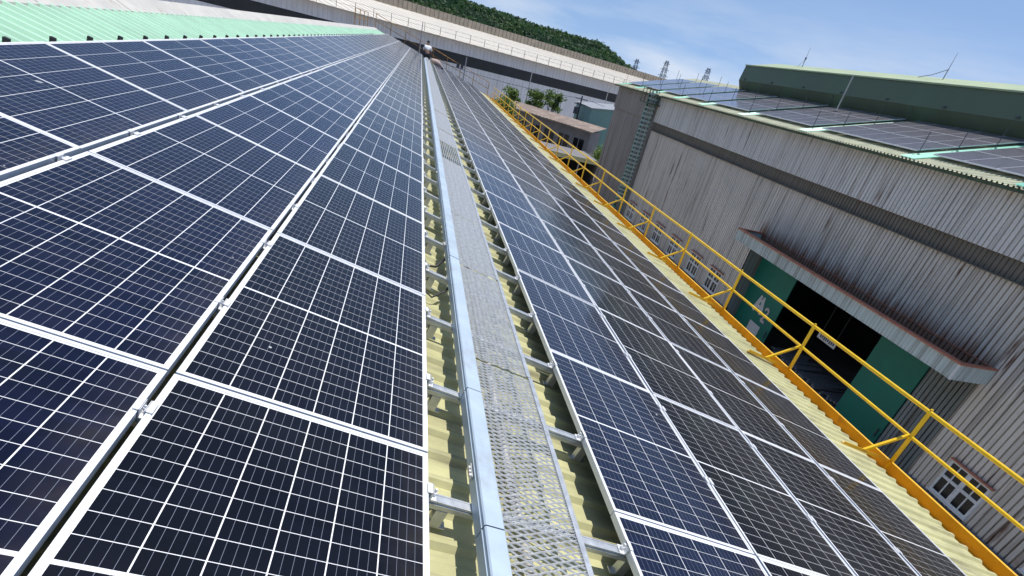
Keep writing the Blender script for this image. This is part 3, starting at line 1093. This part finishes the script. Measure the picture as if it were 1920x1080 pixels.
# windows along the lower wall
def window(yc, zc, wd=1.42, ht=1.22):
    e = empty('window', (-0.02, yc, ZC + zc)); e.parent = wh
    b = MB()
    fw = 0.07
    x0, x1 = -0.06, 0.03
    b.box(x0, x1, -wd / 2, wd / 2, -ht / 2, -ht / 2 + fw)
    b.box(x0, x1, -wd / 2, wd / 2, ht / 2 - fw, ht / 2)
    for y in (-wd / 2, wd / 2 - fw):
        b.box(x0, x1, y, y + fw, -ht / 2 + fw, ht / 2 - fw)
    b.box(x0 + .005, x1, -wd / 2 + fw, wd / 2 - fw, -0.05, 0.05)
    b.box(x0 + .005, x1, -0.08, 0.08, -ht / 2 + fw, -0.05)
    b.box(x0 + .005, x1, -0.08, 0.08, 0.05, ht / 2 - fw)
    for sgn in (-1, 1):
        yb = sgn * (wd / 2 - fw + 0.08) / 2
        b.box(x0 + .012, x1 - .02, yb - 0.022, yb + 0.022, -ht / 2 + fw, -0.05)
        b.box(x0 + .012, x1 - .02, yb - 0.022, yb + 0.022, 0.05, ht / 2 - fw)
    b.build('frame', M['offwhite'], e)
    for (za, zb_) in ((-ht / 2 + fw, -0.05), (0.05, ht / 2 - fw)):
        for (ya, yb_) in ((-wd / 2 + fw, -(wd / 2 - fw + .08) / 2 - .022), (-(wd / 2 - fw + .08) / 2 + .022, -.08), (.08, (wd / 2 - fw + .08) / 2 - .022), ((wd / 2 - fw + .08) / 2 + .022, wd / 2 - fw)):
            q = MB(); q.box(x0 + .03, x0 + .036, ya, yb_, za, zb_); q.build('pane', M['pane'], e)
    q = MB(); q.box(x0 - .06, x1 - .09 + .06, -wd / 2 - .06, wd / 2 + .06, ht / 2, ht / 2 + .05); q.build('drip_hood', M['rust'], e)
    q = MB(); q.box(x0 - .05, x1, -wd / 2 - .04, wd / 2 + .04, -ht / 2 - .05, -ht / 2); q.build('sill', M['offwhite'], e)


for yc in (10.55, 7.2, 3.9, 28.2, 30.9, 34.2, 37.2, 40.2, 43.2):
    window(yc, -7.98)

# roof of the warehouse
PT = math.tan(TH)
XJ = 23.08
ZE2 = ZC + 0.20


def zr2(x): return ZE2 + (x - 17.75) * PT


pr = seg_profile(B_Y0, B_Y1, 0.19, 0.10, 0.05, 0.05)
b = MB()
vs = []
for (y, hh) in pr:
    vs += [(17.55, y, zr2(17.55) + hh), (XJ + 1.5, y, zr2(XJ + 1.5) + hh)]
b.add(vs, [(2 * i, 2 * i + 1, 2 * i + 3, 2 * i + 2) for i in range(len(pr) - 1)])
part(b, 'roof_sheet', M['b2roof'])
b = MB()
vs = []
for (y, hh) in seg_profile(B_Y0, B_Y1, 0.38, 0.2, 0.1, 0.05):
    vs += [(XJ + 1.5, y, zr2(XJ + 1.5) + hh), (XE + .3, y, ZC - 0.2 + hh)]
b.add(vs, [(2 * i, 2 * i + 1, 2 * i + 3, 2 * i + 2) for i in range(len(vs) // 2 - 1)])
part(b, 'roof_sheet', M['b2roof'])
b = MB(); b.box(17.40, 17.56, B_Y0, B_Y1, ZE2 - 0.16, ZE2 - 0.07); b.box(17.56, 17.9, B_Y0, B_Y1, ZE2 - 0.14, ZE2 - 0.10)
part(b, 'gutter', M['green_gutter'])
# solar blocks between turquoise walkway strips running up the slope
STR = [-2.5, 4.0, 9.5, 14.6, 19.3, 25.9, 31.9, 37.2, 41.5, 45.8, 50.0, 54.2]
for y in STR:
    b = MB()
    yy0, yy1 = y - 0.34, y + 0.34
    for q in range(6):
        ya = yy0 + (yy1 - yy0) * q / 6
        yb = yy0 + (yy1 - yy0) * (q + 1) / 6
        b.add([(17.62, ya, zr2(17.62) + .06), (XJ - .15, ya, zr2(XJ - .15) + .06), (XJ - .15, yb - .03, zr2(XJ - .15) + .06), (17.62, yb - .03, zr2(17.62) + .06),
               (XJ - .15, yb, zr2(XJ - .15) + .085), (17.62, yb, zr2(17.62) + .085)], [(0, 1, 2, 3), (3, 2, 4, 5)])
    part(b, 'turquoise_strip', M['teal'])
blk = MB()
fk = MB()
for ya, yb in zip(STR, STR[1:]):
    y0, y1 = ya + 0.40, yb - 0.40
    nC = max(1, int((y1 - y0) / 1.0))
    for r in range(3):
        x0 = 18.2 + r * 1.55
        for c in range(nC):
            wy = (y1 - y0) / nC
            p0, p1 = y0 + c * wy + .01, y0 + (c + 1) * wy - .01
            x1 = x0 + 1.52
            o_ = 0.20
            top = [(x0, p0, zr2(x0) + o_), (x1, p0, zr2(x1) + o_), (x1, p1, zr2(x1) + o_), (x0, p1, zr2(x0) + o_)]
            bot = [(x, y, z - .04) for x, y, z in top]
            blk.add(top + bot, [(0, 1, 2, 3), (7, 6, 5, 4), (0, 4, 5, 1), (1, 5, 6, 2), (2, 6, 7, 3), (3, 7, 4, 0)], 1)
            ix = 0.016
            tin = []
            for (x, y) in ((x0 + ix, p0 + ix), (x1 - ix, p0 + ix), (x1 - ix, p1 - ix), (x0 + ix, p1 - ix)):
                tin.append((x, y, zr2(x) + o_ + .003))
            blk.add(tin, [(0, 1, 2, 3)], 0)
M['far_cells'] = pmat('far_panel_cells', (0.15, 0.14, 0.165), 0.3, var=0.1, coat=0.6)  # pale mauve base colour stands in for sky reflected by the glass
pb = part(blk, 'solar_panels', [M['far_cells'], M['alu']])
pb['kind'] = 'stuff'
# ridge monitor
b = MB()
MY0, MY1 = B_Y0 + 0.2, 43.2
zj = zr2(XJ)
prof = [(XJ, zj - .1), (XJ - 0.42, ZC + 2.33), (XJ - 0.30, ZC + 3.29), (XJ + 2.1, ZC + 3.88), (XJ + 4.5, ZC + 3.29), (XJ + 4.62, ZC + 2.33), (XJ + 4.2, zj - .1)]
kk = len(prof)
mats_i = [1, 0, 2, 2, 0, 1]
for i in range(kk - 1):
    (xa, za), (xb, zb2) = prof[i], prof[i + 1]
    b.add([(xa, MY0, za), (xa, MY1, za), (xb, MY1, zb2), (xb, MY0, zb2)], [(0, 1, 2, 3)], mats_i[i])
b.add([(x, MY1, z) for x, z in prof], [tuple(range(kk))], 0)
b.add([(x, MY0, z) for x, z in prof], [tuple(range(kk - 1, -1, -1))], 0)
part(b, 'roof_monitor', [M['green_mon'], M['green_low'], M['green_top']])
b = MB(); b.box(XJ - 0.37, XJ - 0.29, MY0, MY1 + .03, ZC + 3.25, ZC + 3.31); part(b, 'monitor_trim', M['green_top'])
b = MB()
y = MY0 + 1.3
while y < MY1:
    b.box(XJ - 0.47, XJ - 0.40, y, y + 0.16, ZC + 2.40, ZC + 2.46)
    y += 3.6
part(b, 'monitor_bracket', M['dark_metal'])

# thin posts and lifelines on the warehouse roof
for yy in STR[2:]:
    for q in range(4):
        x = 18.2 + q * 1.5
        e = MB(); e.tube((0, 0, 0), (0, 0, 0.75), 0.014, n=6); e.box(-.05, .05, -.05, .05, 0, .01)
        o = e.build('lifeline_post', M['dark_metal'])
        o.location = (x, yy + 0.25, zr2(x) + 0.09)
        tag(o, 'thin dark lifeline post beside a turquoise strip on the warehouse roof', 'post', 'lifeline posts on the warehouse roof')
# white vent pole
b = MB(); b.tube((0, 0, 0), (0, 0, 1.66), 0.035, n=8); b.box(-.1, .1, -.1, .1, 0, .015)
o = b.build('vent_pole', M['ridge_cap']); o.location = (21.6, 29.8, zr2(21.6) + 0.22)
tag(o, 'pale upright pole standing on the solar panels before the green monitor', 'pole')
# lightning rods on the monitor
for (yy, h, lab) in ((39.2, 1.0, 'lightning rod with small collar on the green roof monitor'), (27.4, 1.0, 'lightning rod with guy wire on the green roof monitor')):
    e = empty('lightning_rod', (XJ + 1.45, yy, ZC + 3.72)); tag(e, lab, 'rod')
    b = MB(); b.tube((0, 0, 0), (0, 0, h * .45), 0.025, n=6); b.build('base_tube', M['grey_metal'], e)
    b = MB(); b.tube((0, 0, h * .45), (0, 0, h + .1), 0.014, 0.006, n=6); b.build('rod', M['dark_metal'], e)
    if yy > 30:
        b = MB(); b.tube((0, 0, h * .42), (0, 0, h * .55), 0.05, n=8); b.build('collar', M['dark_metal'], e)
        b = MB(); b.bar((0, 0, h * .45), (0, 0.55, 0), .012, .012); b.build('guy_wire', M['dark_metal'], e)
    else:
        b = MB(); b.path([(0, 0, h * .42), (0, .8, .16), (0, 1.6, .02)], .014, 5); b.build('guy_wire', M['dark_metal'], e)

# caged ladder
ld = empty('caged_ladder', (XB - 0.12, 45.0, 0))
tag(ld, 'dark green caged ladder running up the stained warehouse wall', 'ladder')
H_L = ZC + 0.35
b = MB()
for y in (-0.3, 0.3):
    b.bar((-0.2, y, 0.3), (-0.2, y, H_L), 0.07, 0.05, (1, 0, 0))
    b.build('stringer', M['ladder'], ld); b = MB()
b = MB()
z = 0.5
while z < H_L:
    b.tube((-0.2, -0.3, z), (-0.2, 0.3, z), 0.018, n=6)
    z += 0.3
b.build('rungs', M['ladder'], ld)
z = 2.3
hoop = MB()
pts = [(-0.2 - 0.62 * math.sin(a), -0.42 * math.cos(a), 0) for a in [math.pi * i / 10 for i in range(11)]]
for p, q in zip(pts, pts[1:]):
    hoop.bar(p, q, 0.02, 0.12)
hoop_me = hoop.mesh('hoop', M['hoop'])
while z < H_L:
    obj('hoop', hoop_me, ld, (0, 0, z))
    z += 0.30
for i in (1, 3, 5, 7, 9):
    b = MB(); p = pts[i]; b.bar((p[0], p[1], 2.3), (p[0], p[1], H_L), 0.06, 0.02); b.build('cage_strap', M['hoop'], ld)
b = MB()
for z in (0.8, 3.2, 5.6, 8.0, 9.9):
    for y in (-.3, .3):
        b.bar((-0.2, y, z), (0.05, y, z), .04, .04)
b.build('wall_bracket', M['ladder'], ld)
b = MB()
b.box(-1.1, 0.0, -0.75, 0.75, ZC - 0.55, ZC - 0.48)
for (x, y) in ((-1.08, -.73), (-1.08, .73), (-1.08, 0)):
    b.box(x, x + .04, y, y + .04, ZC - .48, ZC + .45)
b.box(-1.08, -1.04, -.73, .77, ZC + .42, ZC + .47)
b.box(-1.08, -1.04, -.73, .77, ZC - .05, ZC - .01)
b.build('platform', M['green_gutter'], ld)
# teal downpipe with collars next to it
dpz = empty('downpipe', (XB - 0.25, 46.6, 0)); tag(dpz, 'turquoise green downpipe beside the caged ladder', 'pipe')
b = MB(); b.tube((0, 0, 0), (0, 0, ZC + 0.05), 0.11, n=10); b.build('pipe', M['ladder'], dpz, True)
for i in range(12):
    q = MB(); q.tube((0, 0, .6 + i * .8), (0, 0, .72 + i * .8), 0.14, n=10); q.build('collar', M['teal'], dpz)

# ------------------------------------------------------------------ far warehouse closing the yard
PHI = math.radians(25)
fw = empty('far_warehouse', (0, 90, 0), (0, 0, PHI))
tag(fw, 'long far warehouse with cream roof, dark louvre band and grey wall', 'building')
U0, U1 = -75, 110
corr_wall('x', U0, U1, 0, ZC - 2.5, 0, 1, pitch=0.6, flat=0.5, crest=0.03, depth=0.04).build('lower_wall', M['far_wall'], fw)
b = MB(); b.box(U0, U1, 0.10, 0.2, ZC - 2.55, ZC - 1.15); lb = b.build('louvre_band', M['far_band'], fw)
corr_wall('x', U0, U1, ZC - 1.2, ZC + 0.30, -0.05, 1, pitch=0.6, flat=0.5, crest=0.03, depth=0.04).build('upper_wall', M['far_up'], fw)
b = MB()
for i in range(7):
    b.box(U0, U1, -0.02, 0.10, ZC - 2.5 + i * .19, ZC - 2.46 + i * .19)
b.build('louvre_blade', M['far_band'], fw)
b = MB()
prf = seg_profile(U0 - .5, U1 + .5, 1.2, 1.1, 0.05, 0.05)
vs = []
for (u, hh) in prf:
    vs += [(u, -0.7, ZC + 0.27 + hh), (u, 25, ZC + 2.78 + hh)]
b.add(vs, [(2 * i, 2 * i + 1, 2 * i + 3, 2 * i + 2) for i in range(len(prf) - 1)])
b.build('roof', M['far_roof'], fw)
b = MB(); b.add([(U0, 25, ZC + 2.7), (U1, 25, ZC + 2.7), (U1, 50, ZC), (U0, 50, ZC), (U0, 50, 0), (U1, 50, 0)], [(0, 1, 2, 3), (3, 2, 5, 4)]); b.build('rear_slope', M['far_roof'], fw)
b = MB()
for u in (U0, U1): b.add([(u, 0, 0), (u, 50, 0), (u, 50, ZC), (u, 25, ZC + 2.7), (u, 0, ZC + .25)], [(0, 1, 2, 3, 4)])
b.build('gable_wall', M['far_wall'], fw)
b = MB(); b.box(U0, U1, -0.85, -0.70, ZC + 0.16, ZC + 0.30); b.build('gutter', M['far_vent'], fw)
b = MB()
u = U0
while u < U1:
    b.box(u, u + 0.7, 24.2, 26.6, ZC + 2.7, ZC + 3.92)
    b.box(u + 0.7, u + 0.85, 24.28, 26.52, ZC + 2.7, ZC + 3.90)
    u += 0.85
b.build('ridge_vent', M['far_vent'], fw)
fe = empty('eave_railing', (0, 90, 0), (0, 0, PHI)); tag(fe, 'thin railing along the cream roof edge of the far warehouse', 'railing')
pm = MB(); pm.box(-.03, .03, -.03, .03, 0, 1.0); pm_me = pm.mesh('post', M['far_vent'])
u = U0 + 1
while u < U1:
    obj('post', pm_me, fe, (u, 0.0, ZC + 0.30)); u += 2.4
for z in (1.0, .55):
    b = MB(); b.box(U0, U1, -.018, .018, ZC + .3 + z - .015, ZC + .3 + z + .015); b.build('bar', M['far_vent'], fe)
# slim lamp poles in front of the far wall
for (x, y, ztop, lab) in ((14.6, 82, ZC - 0.9, 'pale slim pole before the far wall near the three trees'), (27.2, 88, ZC - 0.6, 'pale slim pole before the far wall above the teal hut')):
    e = MB(); e.tube((0, 0, 0), (0, 0, ztop), 0.09, 0.05, 8); e.box(-.15, .15, -.15, .15, 0, .05)
    o = e.build('slim_pole', M['ridge_cap']); o.location = (x, y, 0); tag(o, lab, 'pole')

# ------------------------------------------------------------------ guard rail on the gable end and ridge
ge = empty('gable_rail', (0, Y_B - 0.3, 0)); tag(ge, 'rusty yellow guard rail across the far gable end of the factory roof', 'railing')
ss = [-3.5, -2.2, -0.9, 0.4, 1.7, 3.0, 4.3, 5.6, 7.1]
for s in ss:
    p = rp(s, 0, RS)
    b = MB(); b.bar((p.x, 0, p.z), (p.x, 0, p.z + 1.1), .05, .05); b.build('post', M['rusty_yellow'], ge)
for h_ in (1.1, .6):
    b = MB(); b.path([(rp(s, 0, RS).x, 0, rp(s, 0, RS).z + h_) for s in ss], .025, 6); b.build('bar', M['rusty_yellow'], ge)
rg = empty('ridge_rail', rp(SR, 0, RS)); tag(rg, 'rusty railing along the far part of the factory ridge', 'railing')
for y in (46, 49.5, 53, 56.6):
    b = MB(); b.bar((-0.6, y, -.2), (-0.6, y, 1.0), .05, .05); b.build('post', M['rusty_yellow'], rg)
for z in (1.0, .5):
    b = MB(); b.path([(-.6, 46, z), (-.6, 51, z), (-.6, 56.6, z)], .022, 6); b.build('bar', M['rusty_yellow'], rg)
# instrument pole at the gable
e = empty('meter_pole', rp(4.6, 55.6, RS)); tag(e, 'grey pole with small dark boxes at the far end of the roof', 'pole')
b = MB(); b.tube((0, 0, -.1), (0, 0, 1.9), .05, n=8); b.build('pole', M['grey_metal'], e)
for dx in (-.75, -.4):
    b = MB(); b.box(dx, dx + .24, -.12, 0.0, 1.0, 1.3); b.build('box', M['dark_metal'], e)
b = MB(); b.box(-.8, 0, -.02, .02, .95, 1.0); b.build('bracket', M['grey_metal'], e)
for (s, t, h_, lab) in ((0.45, 55.5, 2.4, 'slim grey mast beside the crouching person'),):
    e = MB(); e.tube((0, 0, 0), (0, 0, h_), .04, .03, 8); e.box(-.1, .1, -.1, .1, 0, .02)
    o = e.build('slim_mast', M['grey_metal']); o.location = rp(s, t, RS + .03); tag(o, lab, 'mast')

# ------------------------------------------------------------------ yard beyond: sheds, hut, trees, poles
sh = empty('low_shed', (20.6, 68.4, 0), (0, 0, math.radians(-42)))
tag(sh, 'low dark grey shed with pinkish brown lean-to roof near the trees', 'shed')
b = MB(); b.box(-13.5, -0.1, 0, 2.6, 0, ZC - 5.05); b.build('wall', M['shed_wall'], sh)
b = MB()
for i in range(27):
    x0 = -13.9 + i * 0.53
    b.add([(x0, -0.7, ZC - 5.0), (x0 + .53, -0.7, ZC - 5.0), (x0 + .53, 2.9, ZC - 4.45), (x0, 2.9, ZC - 4.45),
           (x0, -0.7, ZC - 5.12), (x0 + .53, -0.7, ZC - 5.12)], [(0, 1, 2, 3), (4, 5, 1, 0)])
    b.box(x0 - .04, x0 + .04, -0.71, -0.6, ZC - 5.13, ZC - 4.95)
b.build('roof', M['shed_roof'], sh)
for i in range(6):
    q = MB(); q.box(-12.6 + i * 2.1, -11.2 + i * 2.1, -0.04, -0.005, 2.0, 3.9); wq = q.build('window', M['pane'], sh)
    q = MB(); q.box(-11.93 + i * 2.1, -11.87 + i * 2.1, -0.06, -0.041, 2.0, 3.9); q.build('mullion', M['grey_metal'], wq)
ht = empty('teal_hut', (23.4, 74, 0)); tag(ht, 'tall grey teal metal hut beside the warehouse corner', 'hut')
b = MB(); b.add([(-1.9, 0, 0), (4, 0, 0), (4, 8, 0), (-1.9, 8, 0), (-1.9, 0, ZC - 2.9), (4, 0, ZC - 2.1), (4, 8, ZC - 2.1), (-1.9, 8, ZC - 2.9)],
                [(0, 1, 5, 4), (1, 2, 6, 5), (2, 3, 7, 6), (3, 0, 4, 7)]); b.build('wall', M['teal_hut'], ht)
b = MB(); b.add([(-2.1, -.2, ZC - 2.88), (4.2, -.2, ZC - 2.03), (4.2, 8.2, ZC - 2.03), (-2.1, 8.2, ZC - 2.88), (-2.1, -.2, ZC - 2.98), (4.2, -.2, ZC - 2.13)], [(0, 1, 2, 3), (4, 5, 1, 0)]); b.build('roof', M['grey_metal'], ht)
b = MB()
for i in range(9): b.box(-1.6 + i * .6, -1.57 + i * .6, -.02, 0, 0.2, ZC - 3.1)
b.build('seam', M['teal_hut'], ht)
cp = empty('lean_to', (14.6, 61, 0)); tag(cp, 'open lean-to with pale cream edge and black opening below the guard rail', 'shelter')
b = MB(); b.box(-6, 5.0, -1.0, 5.0, ZC - 7.05, ZC - 6.95); b.build('roof', M['shed_wall'], cp)
b = MB(); b.box(-6.05, 5.05, -1.08, -1.0, ZC - 7.35, ZC - 6.93); b.build('fascia', M['roof_yellow'], cp)
b = MB(); b.box(-6, 5, 4.8, 5, 0, ZC - 7.1); b.box(-6, -5.8, -1, 4.8, 0, ZC - 7.1); b.box(4.8, 5, -1, 4.8, 0, ZC - 7.1); b.build('wall', M['dark_inside'], cp)
for x in (-3, 0, 3):
    b = MB(); b.bar((x, -.9, 0), (x, -.9, ZC - 7.1), .12, .12); b.build('post', M['grey_metal'], cp)


def tree(name, loc, h, cr, lab, seed, mat, grp=None, trunk_h=0.5):
    r = random.Random(seed)
    e = empty(name, loc)
    tag(e, lab, 'tree' if name == 'tree' else 'bush', grp)
    b = MB()
    th = h * trunk_h
    b.path([(0, 0, -.1), (r.uniform(-.1, .1), 0, th * .5), (r.uniform(-.2, .2), r.uniform(-.1, .1), th), (r.uniform(-.3, .3), 0, h * .85)], [.2 * h / 7, .15 * h / 7, .11 * h / 7, .04 * h / 7], 7)
    tips = []
    for i in range(9):
        a = r.uniform(0, 6.28); q = r.uniform(.35, .95)
        z0 = th * r.uniform(.75, 1.1)
        tip = Vector((math.cos(a) * cr * q, math.sin(a) * cr * q, h - cr * 0.8 + r.uniform(-.6, .75) * cr * .9))
        b.path([(0, 0, z0), (tip.x * .5, tip.y * .5, (z0 + tip.z) / 2 + .15), tip], [.07 * h / 7, .05 * h / 7, .02 * h / 7], 5)
        tips.append(tip)
    tips.append(Vector((0, 0, h - cr * .3)))
    b.build('trunk', M['bark'], e, True)
    c = MB()
    for tip in tips:
        for k in range(130):
            d = Vector((r.gauss(0, 1), r.gauss(0, 1), r.gauss(0, .8)))
            p = tip + d * cr * 0.22
            a = Vector((r.gauss(0, 1), r.gauss(0, 1), r.gauss(0, .6))).normalized()
            bb = a.cross(Vector((r.gauss(0, 1), r.gauss(0, 1), r.gauss(0, 1)))).normalized()
            q = r.uniform(.09, .22)
            c.add([p - a * q, p + bb * q * .5, p + a * q, p - bb * q * .5], [(0, 1, 2, 3)])
    o = c.build('crown', mat, e)
    return e


tree('tree', (12.7, 80.5, 0), 6.7, 1.2, 'left leafy tree of three before the far grey wall, nearest the factory roof', 3, M['leaf'])
tree('tree', (15.3, 80.5, 0), 7.1, 1.25, 'middle leafy tree of three before the far grey wall', 4, M['leaf'])
tree('tree', (17.8, 80.5, 0), 7.4, 1.3, 'leafy tree of three before the far grey wall, nearest the utility pole', 8, M['leaf'])
tree('bush', (10.6, 72, 0), 6.0, 1.7, 'dark leafy bush rising behind the end of the yellow gutter', 9, M['leaf'], trunk_h=.6)
tree('bush', (21.6, 66.5, 0), 3.6, 1.6, 'bright green bush at the foot of the teal hut', 12, M['leaf2'], trunk_h=.35)
tree('bush', (21.2, 78.5, 0), 5.2, 1.1, 'small bush behind the brown shed roof near the utility pole', 14, M['leaf'], trunk_h=.5)

up = empty('utility_pole', (20.8, 77.5, 0)); tag(up, 'dark utility pole with a transformer before the far grey wall', 'pole')
b = MB(); b.tube((0, 0, 0), (0, 0, ZC - 2.0), .14, .1, 8); b.build('pole', M['dark_metal'], up)
for z in (ZC - 2.4, ZC - 3.0):
    b = MB(); b.box(-.8, .8, -.05, .05, z, z + .1); b.build('crossarm', M['dark_metal'], up)
b = MB(); b.tube((-.45, -.2, ZC - 4.1), (-.45, -.2, ZC - 3.3), .28, n=10); b.build('transformer', M['dark_metal'], up)
b = MB(); b.box(.15, .6, -.2, .1, ZC - 5.2, ZC - 4.5); b.build('meter_box', M['grey_metal'], up)
for nm, p, q, sag, lab in (('cable', (20.2, 77, ZC - 2.3), (-4, 75, ZC - 1.5), .7, 'thin dark cable strung from the utility pole towards the factory'),
                           ('cable', (21.8, 77, ZC - 2.3), (34, 80, ZC - 2.2), .4, 'thin dark cable strung from the utility pole behind the warehouse')):
    p, q = Vector(p), Vector(q)
    b = MB(); b.path([p.lerp(q, i / 10) - Vector((0, 0, sag * 4 * (i / 10) * (1 - i / 10))) for i in range(11)], .025, 5)
    tag(b.build(nm, M['dark_metal']), lab, 'cable')


def pylon(x, y, zb, zt, lab):
    e = empty('pylon', (x, y, 0)); tag(e, lab, 'pylon')
    b = MB()
    H = zt
    w0, w1 = H * .11, H * .025
    lv = 8
    for sx, sy in ((-1, -1), (1, -1), (1, 1), (-1, 1)):
        b.bar((sx * w0, sy * w0, 0), (sx * w1, sy * w1, H), .28, .28)
    for i in range(lv):
        for (ax, ay), (bx, by) in (((-1, -1), (1, -1)), ((1, -1), (1, 1)), ((1, 1), (-1, 1)), ((-1, 1), (-1, -1))):
            f0, f1 = i / lv, (i + 1) / lv
            wa, wb = w0 + (w1 - w0) * f0, w0 + (w1 - w0) * f1
            b.bar((ax * wa, ay * wa, H * f0), (bx * wb, by * wb, H * f1), .16, .16)
            b.bar((bx * wa, by * wa, H * f0), (ax * wb, ay * wb, H * f1), .16, .16)
    b.build('mast', M['pylon'], e)
    for f, wd in ((.70, 4.6), (.82, 3.8), (.94, 3.0)):
        c = MB()
        c.bar((-wd, 0, H * f), (wd, 0, H * f), .2, .2)
        c.bar((-wd, 0, H * f), (0, 0, H * f + 1.3), .15, .15); c.bar((wd, 0, H * f), (0, 0, H * f + 1.3), .15, .15)
        c.build('crossarm', M['pylon'], e)


pylon(196, 500, 0, CZ + 26, 'lattice power pylon standing just right of the wooded hill')
pylon(233, 500, 0, CZ + 29, 'lattice power pylon next to the end of the green roof monitor')
pylon(171, 500, 0, CZ + 21.5, 'small lattice power pylon at the foot of the wooded hill')
pylon(283, 500, 0, CZ + 42.5, 'tall lattice pylon whose tip shows over the green roof monitor')
pylon(500, 560, 0, CZ + 76, 'distant lattice pylon whose tip shows past the green monitor at the right')

# ------------------------------------------------------------------ person at the far end of the walkway
pe = empty('person', rp(1.02, 50.0, -0.03)); pe.scale = (1.2, 1.2, 1.2); tag(pe, 'person in white shirt, black trousers and cap crouching on the walkway', 'person')


def skin_obj(name, verts, edges, radii, mat, parent):
    me = bpy.data.meshes.new(name)
    me.from_pydata(verts, edges, [])
    o = obj(name, me, parent)
    me.materials.append(mat)
    md = o.modifiers.new('skin', 'SKIN')
    for i, r_ in enumerate(radii):
        me.skin_vertices[0].data[i].radius = (r_, r_ * .85)
    me.skin_vertices[0].data[0].use_root = True
    sb_ = o.modifiers.new('sub', 'SUBSURF'); sb_.levels = 2; sb_.render_levels = 2
    return o


# crouching, seen from behind, looking along +Y; z up
J = dict(pelvis=(0, 0, .30), waist=(0, .04, .46), chest=(0, .12, .66), neck=(0, .17, .80), head=(0, .20, .90), top=(0, .22, 1.02),
         shl=(-.17, .13, .74), ell=(-.26, .24, .52), hal=(-.16, .45, .42), shr=(.17, .13, .74), elr=(.27, .22, .52), har=(.18, .45, .40),
         hil=(-.10, .02, .28), knl=(-.17, .40, .44), anl=(-.15, .22, .07), tol=(-.15, .42, .04),
         hir=(.10, .02, .28), knr=(.17, .40, .42), anr=(.15, .22, .07), tor=(.15, .42, .04))
keys = list(J)
E_ = [('pelvis', 'waist'), ('waist', 'chest'), ('chest', 'neck'), ('neck', 'head'), ('head', 'top'), ('chest', 'shl'), ('shl', 'ell'), ('ell', 'hal'),
      ('chest', 'shr'), ('shr', 'elr'), ('elr', 'har'), ('pelvis', 'hil'), ('hil', 'knl'), ('knl', 'anl'), ('anl', 'tol'), ('pelvis', 'hir'), ('hir', 'knr'), ('knr', 'anr'), ('anr', 'tor')]
rad = dict(pelvis=.13, waist=.12, chest=.14, neck=.055, head=.095, top=.075, shl=.06, ell=.042, hal=.035, shr=.06, elr=.042, har=.035, hil=.09, knl=.06, anl=.04, tol=.035, hir=.09, knr=.06, anr=.04, tor=.035)
skin_obj('body', [J[k_] for k_ in keys], [(keys.index(a), keys.index(b)) for a, b in E_], [rad[k_] for k_ in keys], M['skin'], pe)


def sub(name, ks, es, grow, mat):
    skin_obj(name, [J[k_] for k_ in ks], [(ks.index(a), ks.index(b)) for a, b in es], [rad[k_] + grow for k_ in ks], mat, pe)


sub('shirt', ['waist', 'chest', 'shl', 'shr', 'ell', 'elr'], [('waist', 'chest'), ('chest', 'shl'), ('chest', 'shr'), ('shl', 'ell'), ('shr', 'elr')], .03, M['shirt'])
sub('trousers', ['pelvis', 'hil', 'knl', 'anl', 'hir', 'knr', 'anr'], [('pelvis', 'hil'), ('hil', 'knl'), ('knl', 'anl'), ('pelvis', 'hir'), ('hir', 'knr'), ('knr', 'anr')], .025, M['trouser'])
b = MB()
for i in range(5):
    a0 = math.pi / 2 * i / 5; a1 = math.pi / 2 * (i + 1) / 5
    b.tube((0, .22, .97 + .10 * math.sin(a0)), (0, .22, .97 + .10 * math.sin(a1)), .112 * math.cos(a0) + .003, .112 * math.cos(a1) + .003, 12, caps=(i == 4))
b.box(-.07, .07, .30, .42, .965, .975)
b.build('cap', M['trouser'], pe, True)
sk = empty('sack', rp(1.75, 50.2, 0.0), (0, TH, 0.4)); tag(sk, 'beige cloth sack lying on the panels beside the crouching person', 'sack')
b = MB()
b.path([(-.45, 0, .10), (-.3, .02, .16), (0, 0, .2), (.3, -.03, .17), (.5, 0, .1), (.6, 0, .06)], [.06, .16, .2, .17, .08, .05], 10)
b.build('bag', M['sack'], sk, True)
b = MB(); b.tube((.58, 0, .06), (.72, 0, .05), .07, .04, 8); b.build('tied_end', M['trouser'], sk)
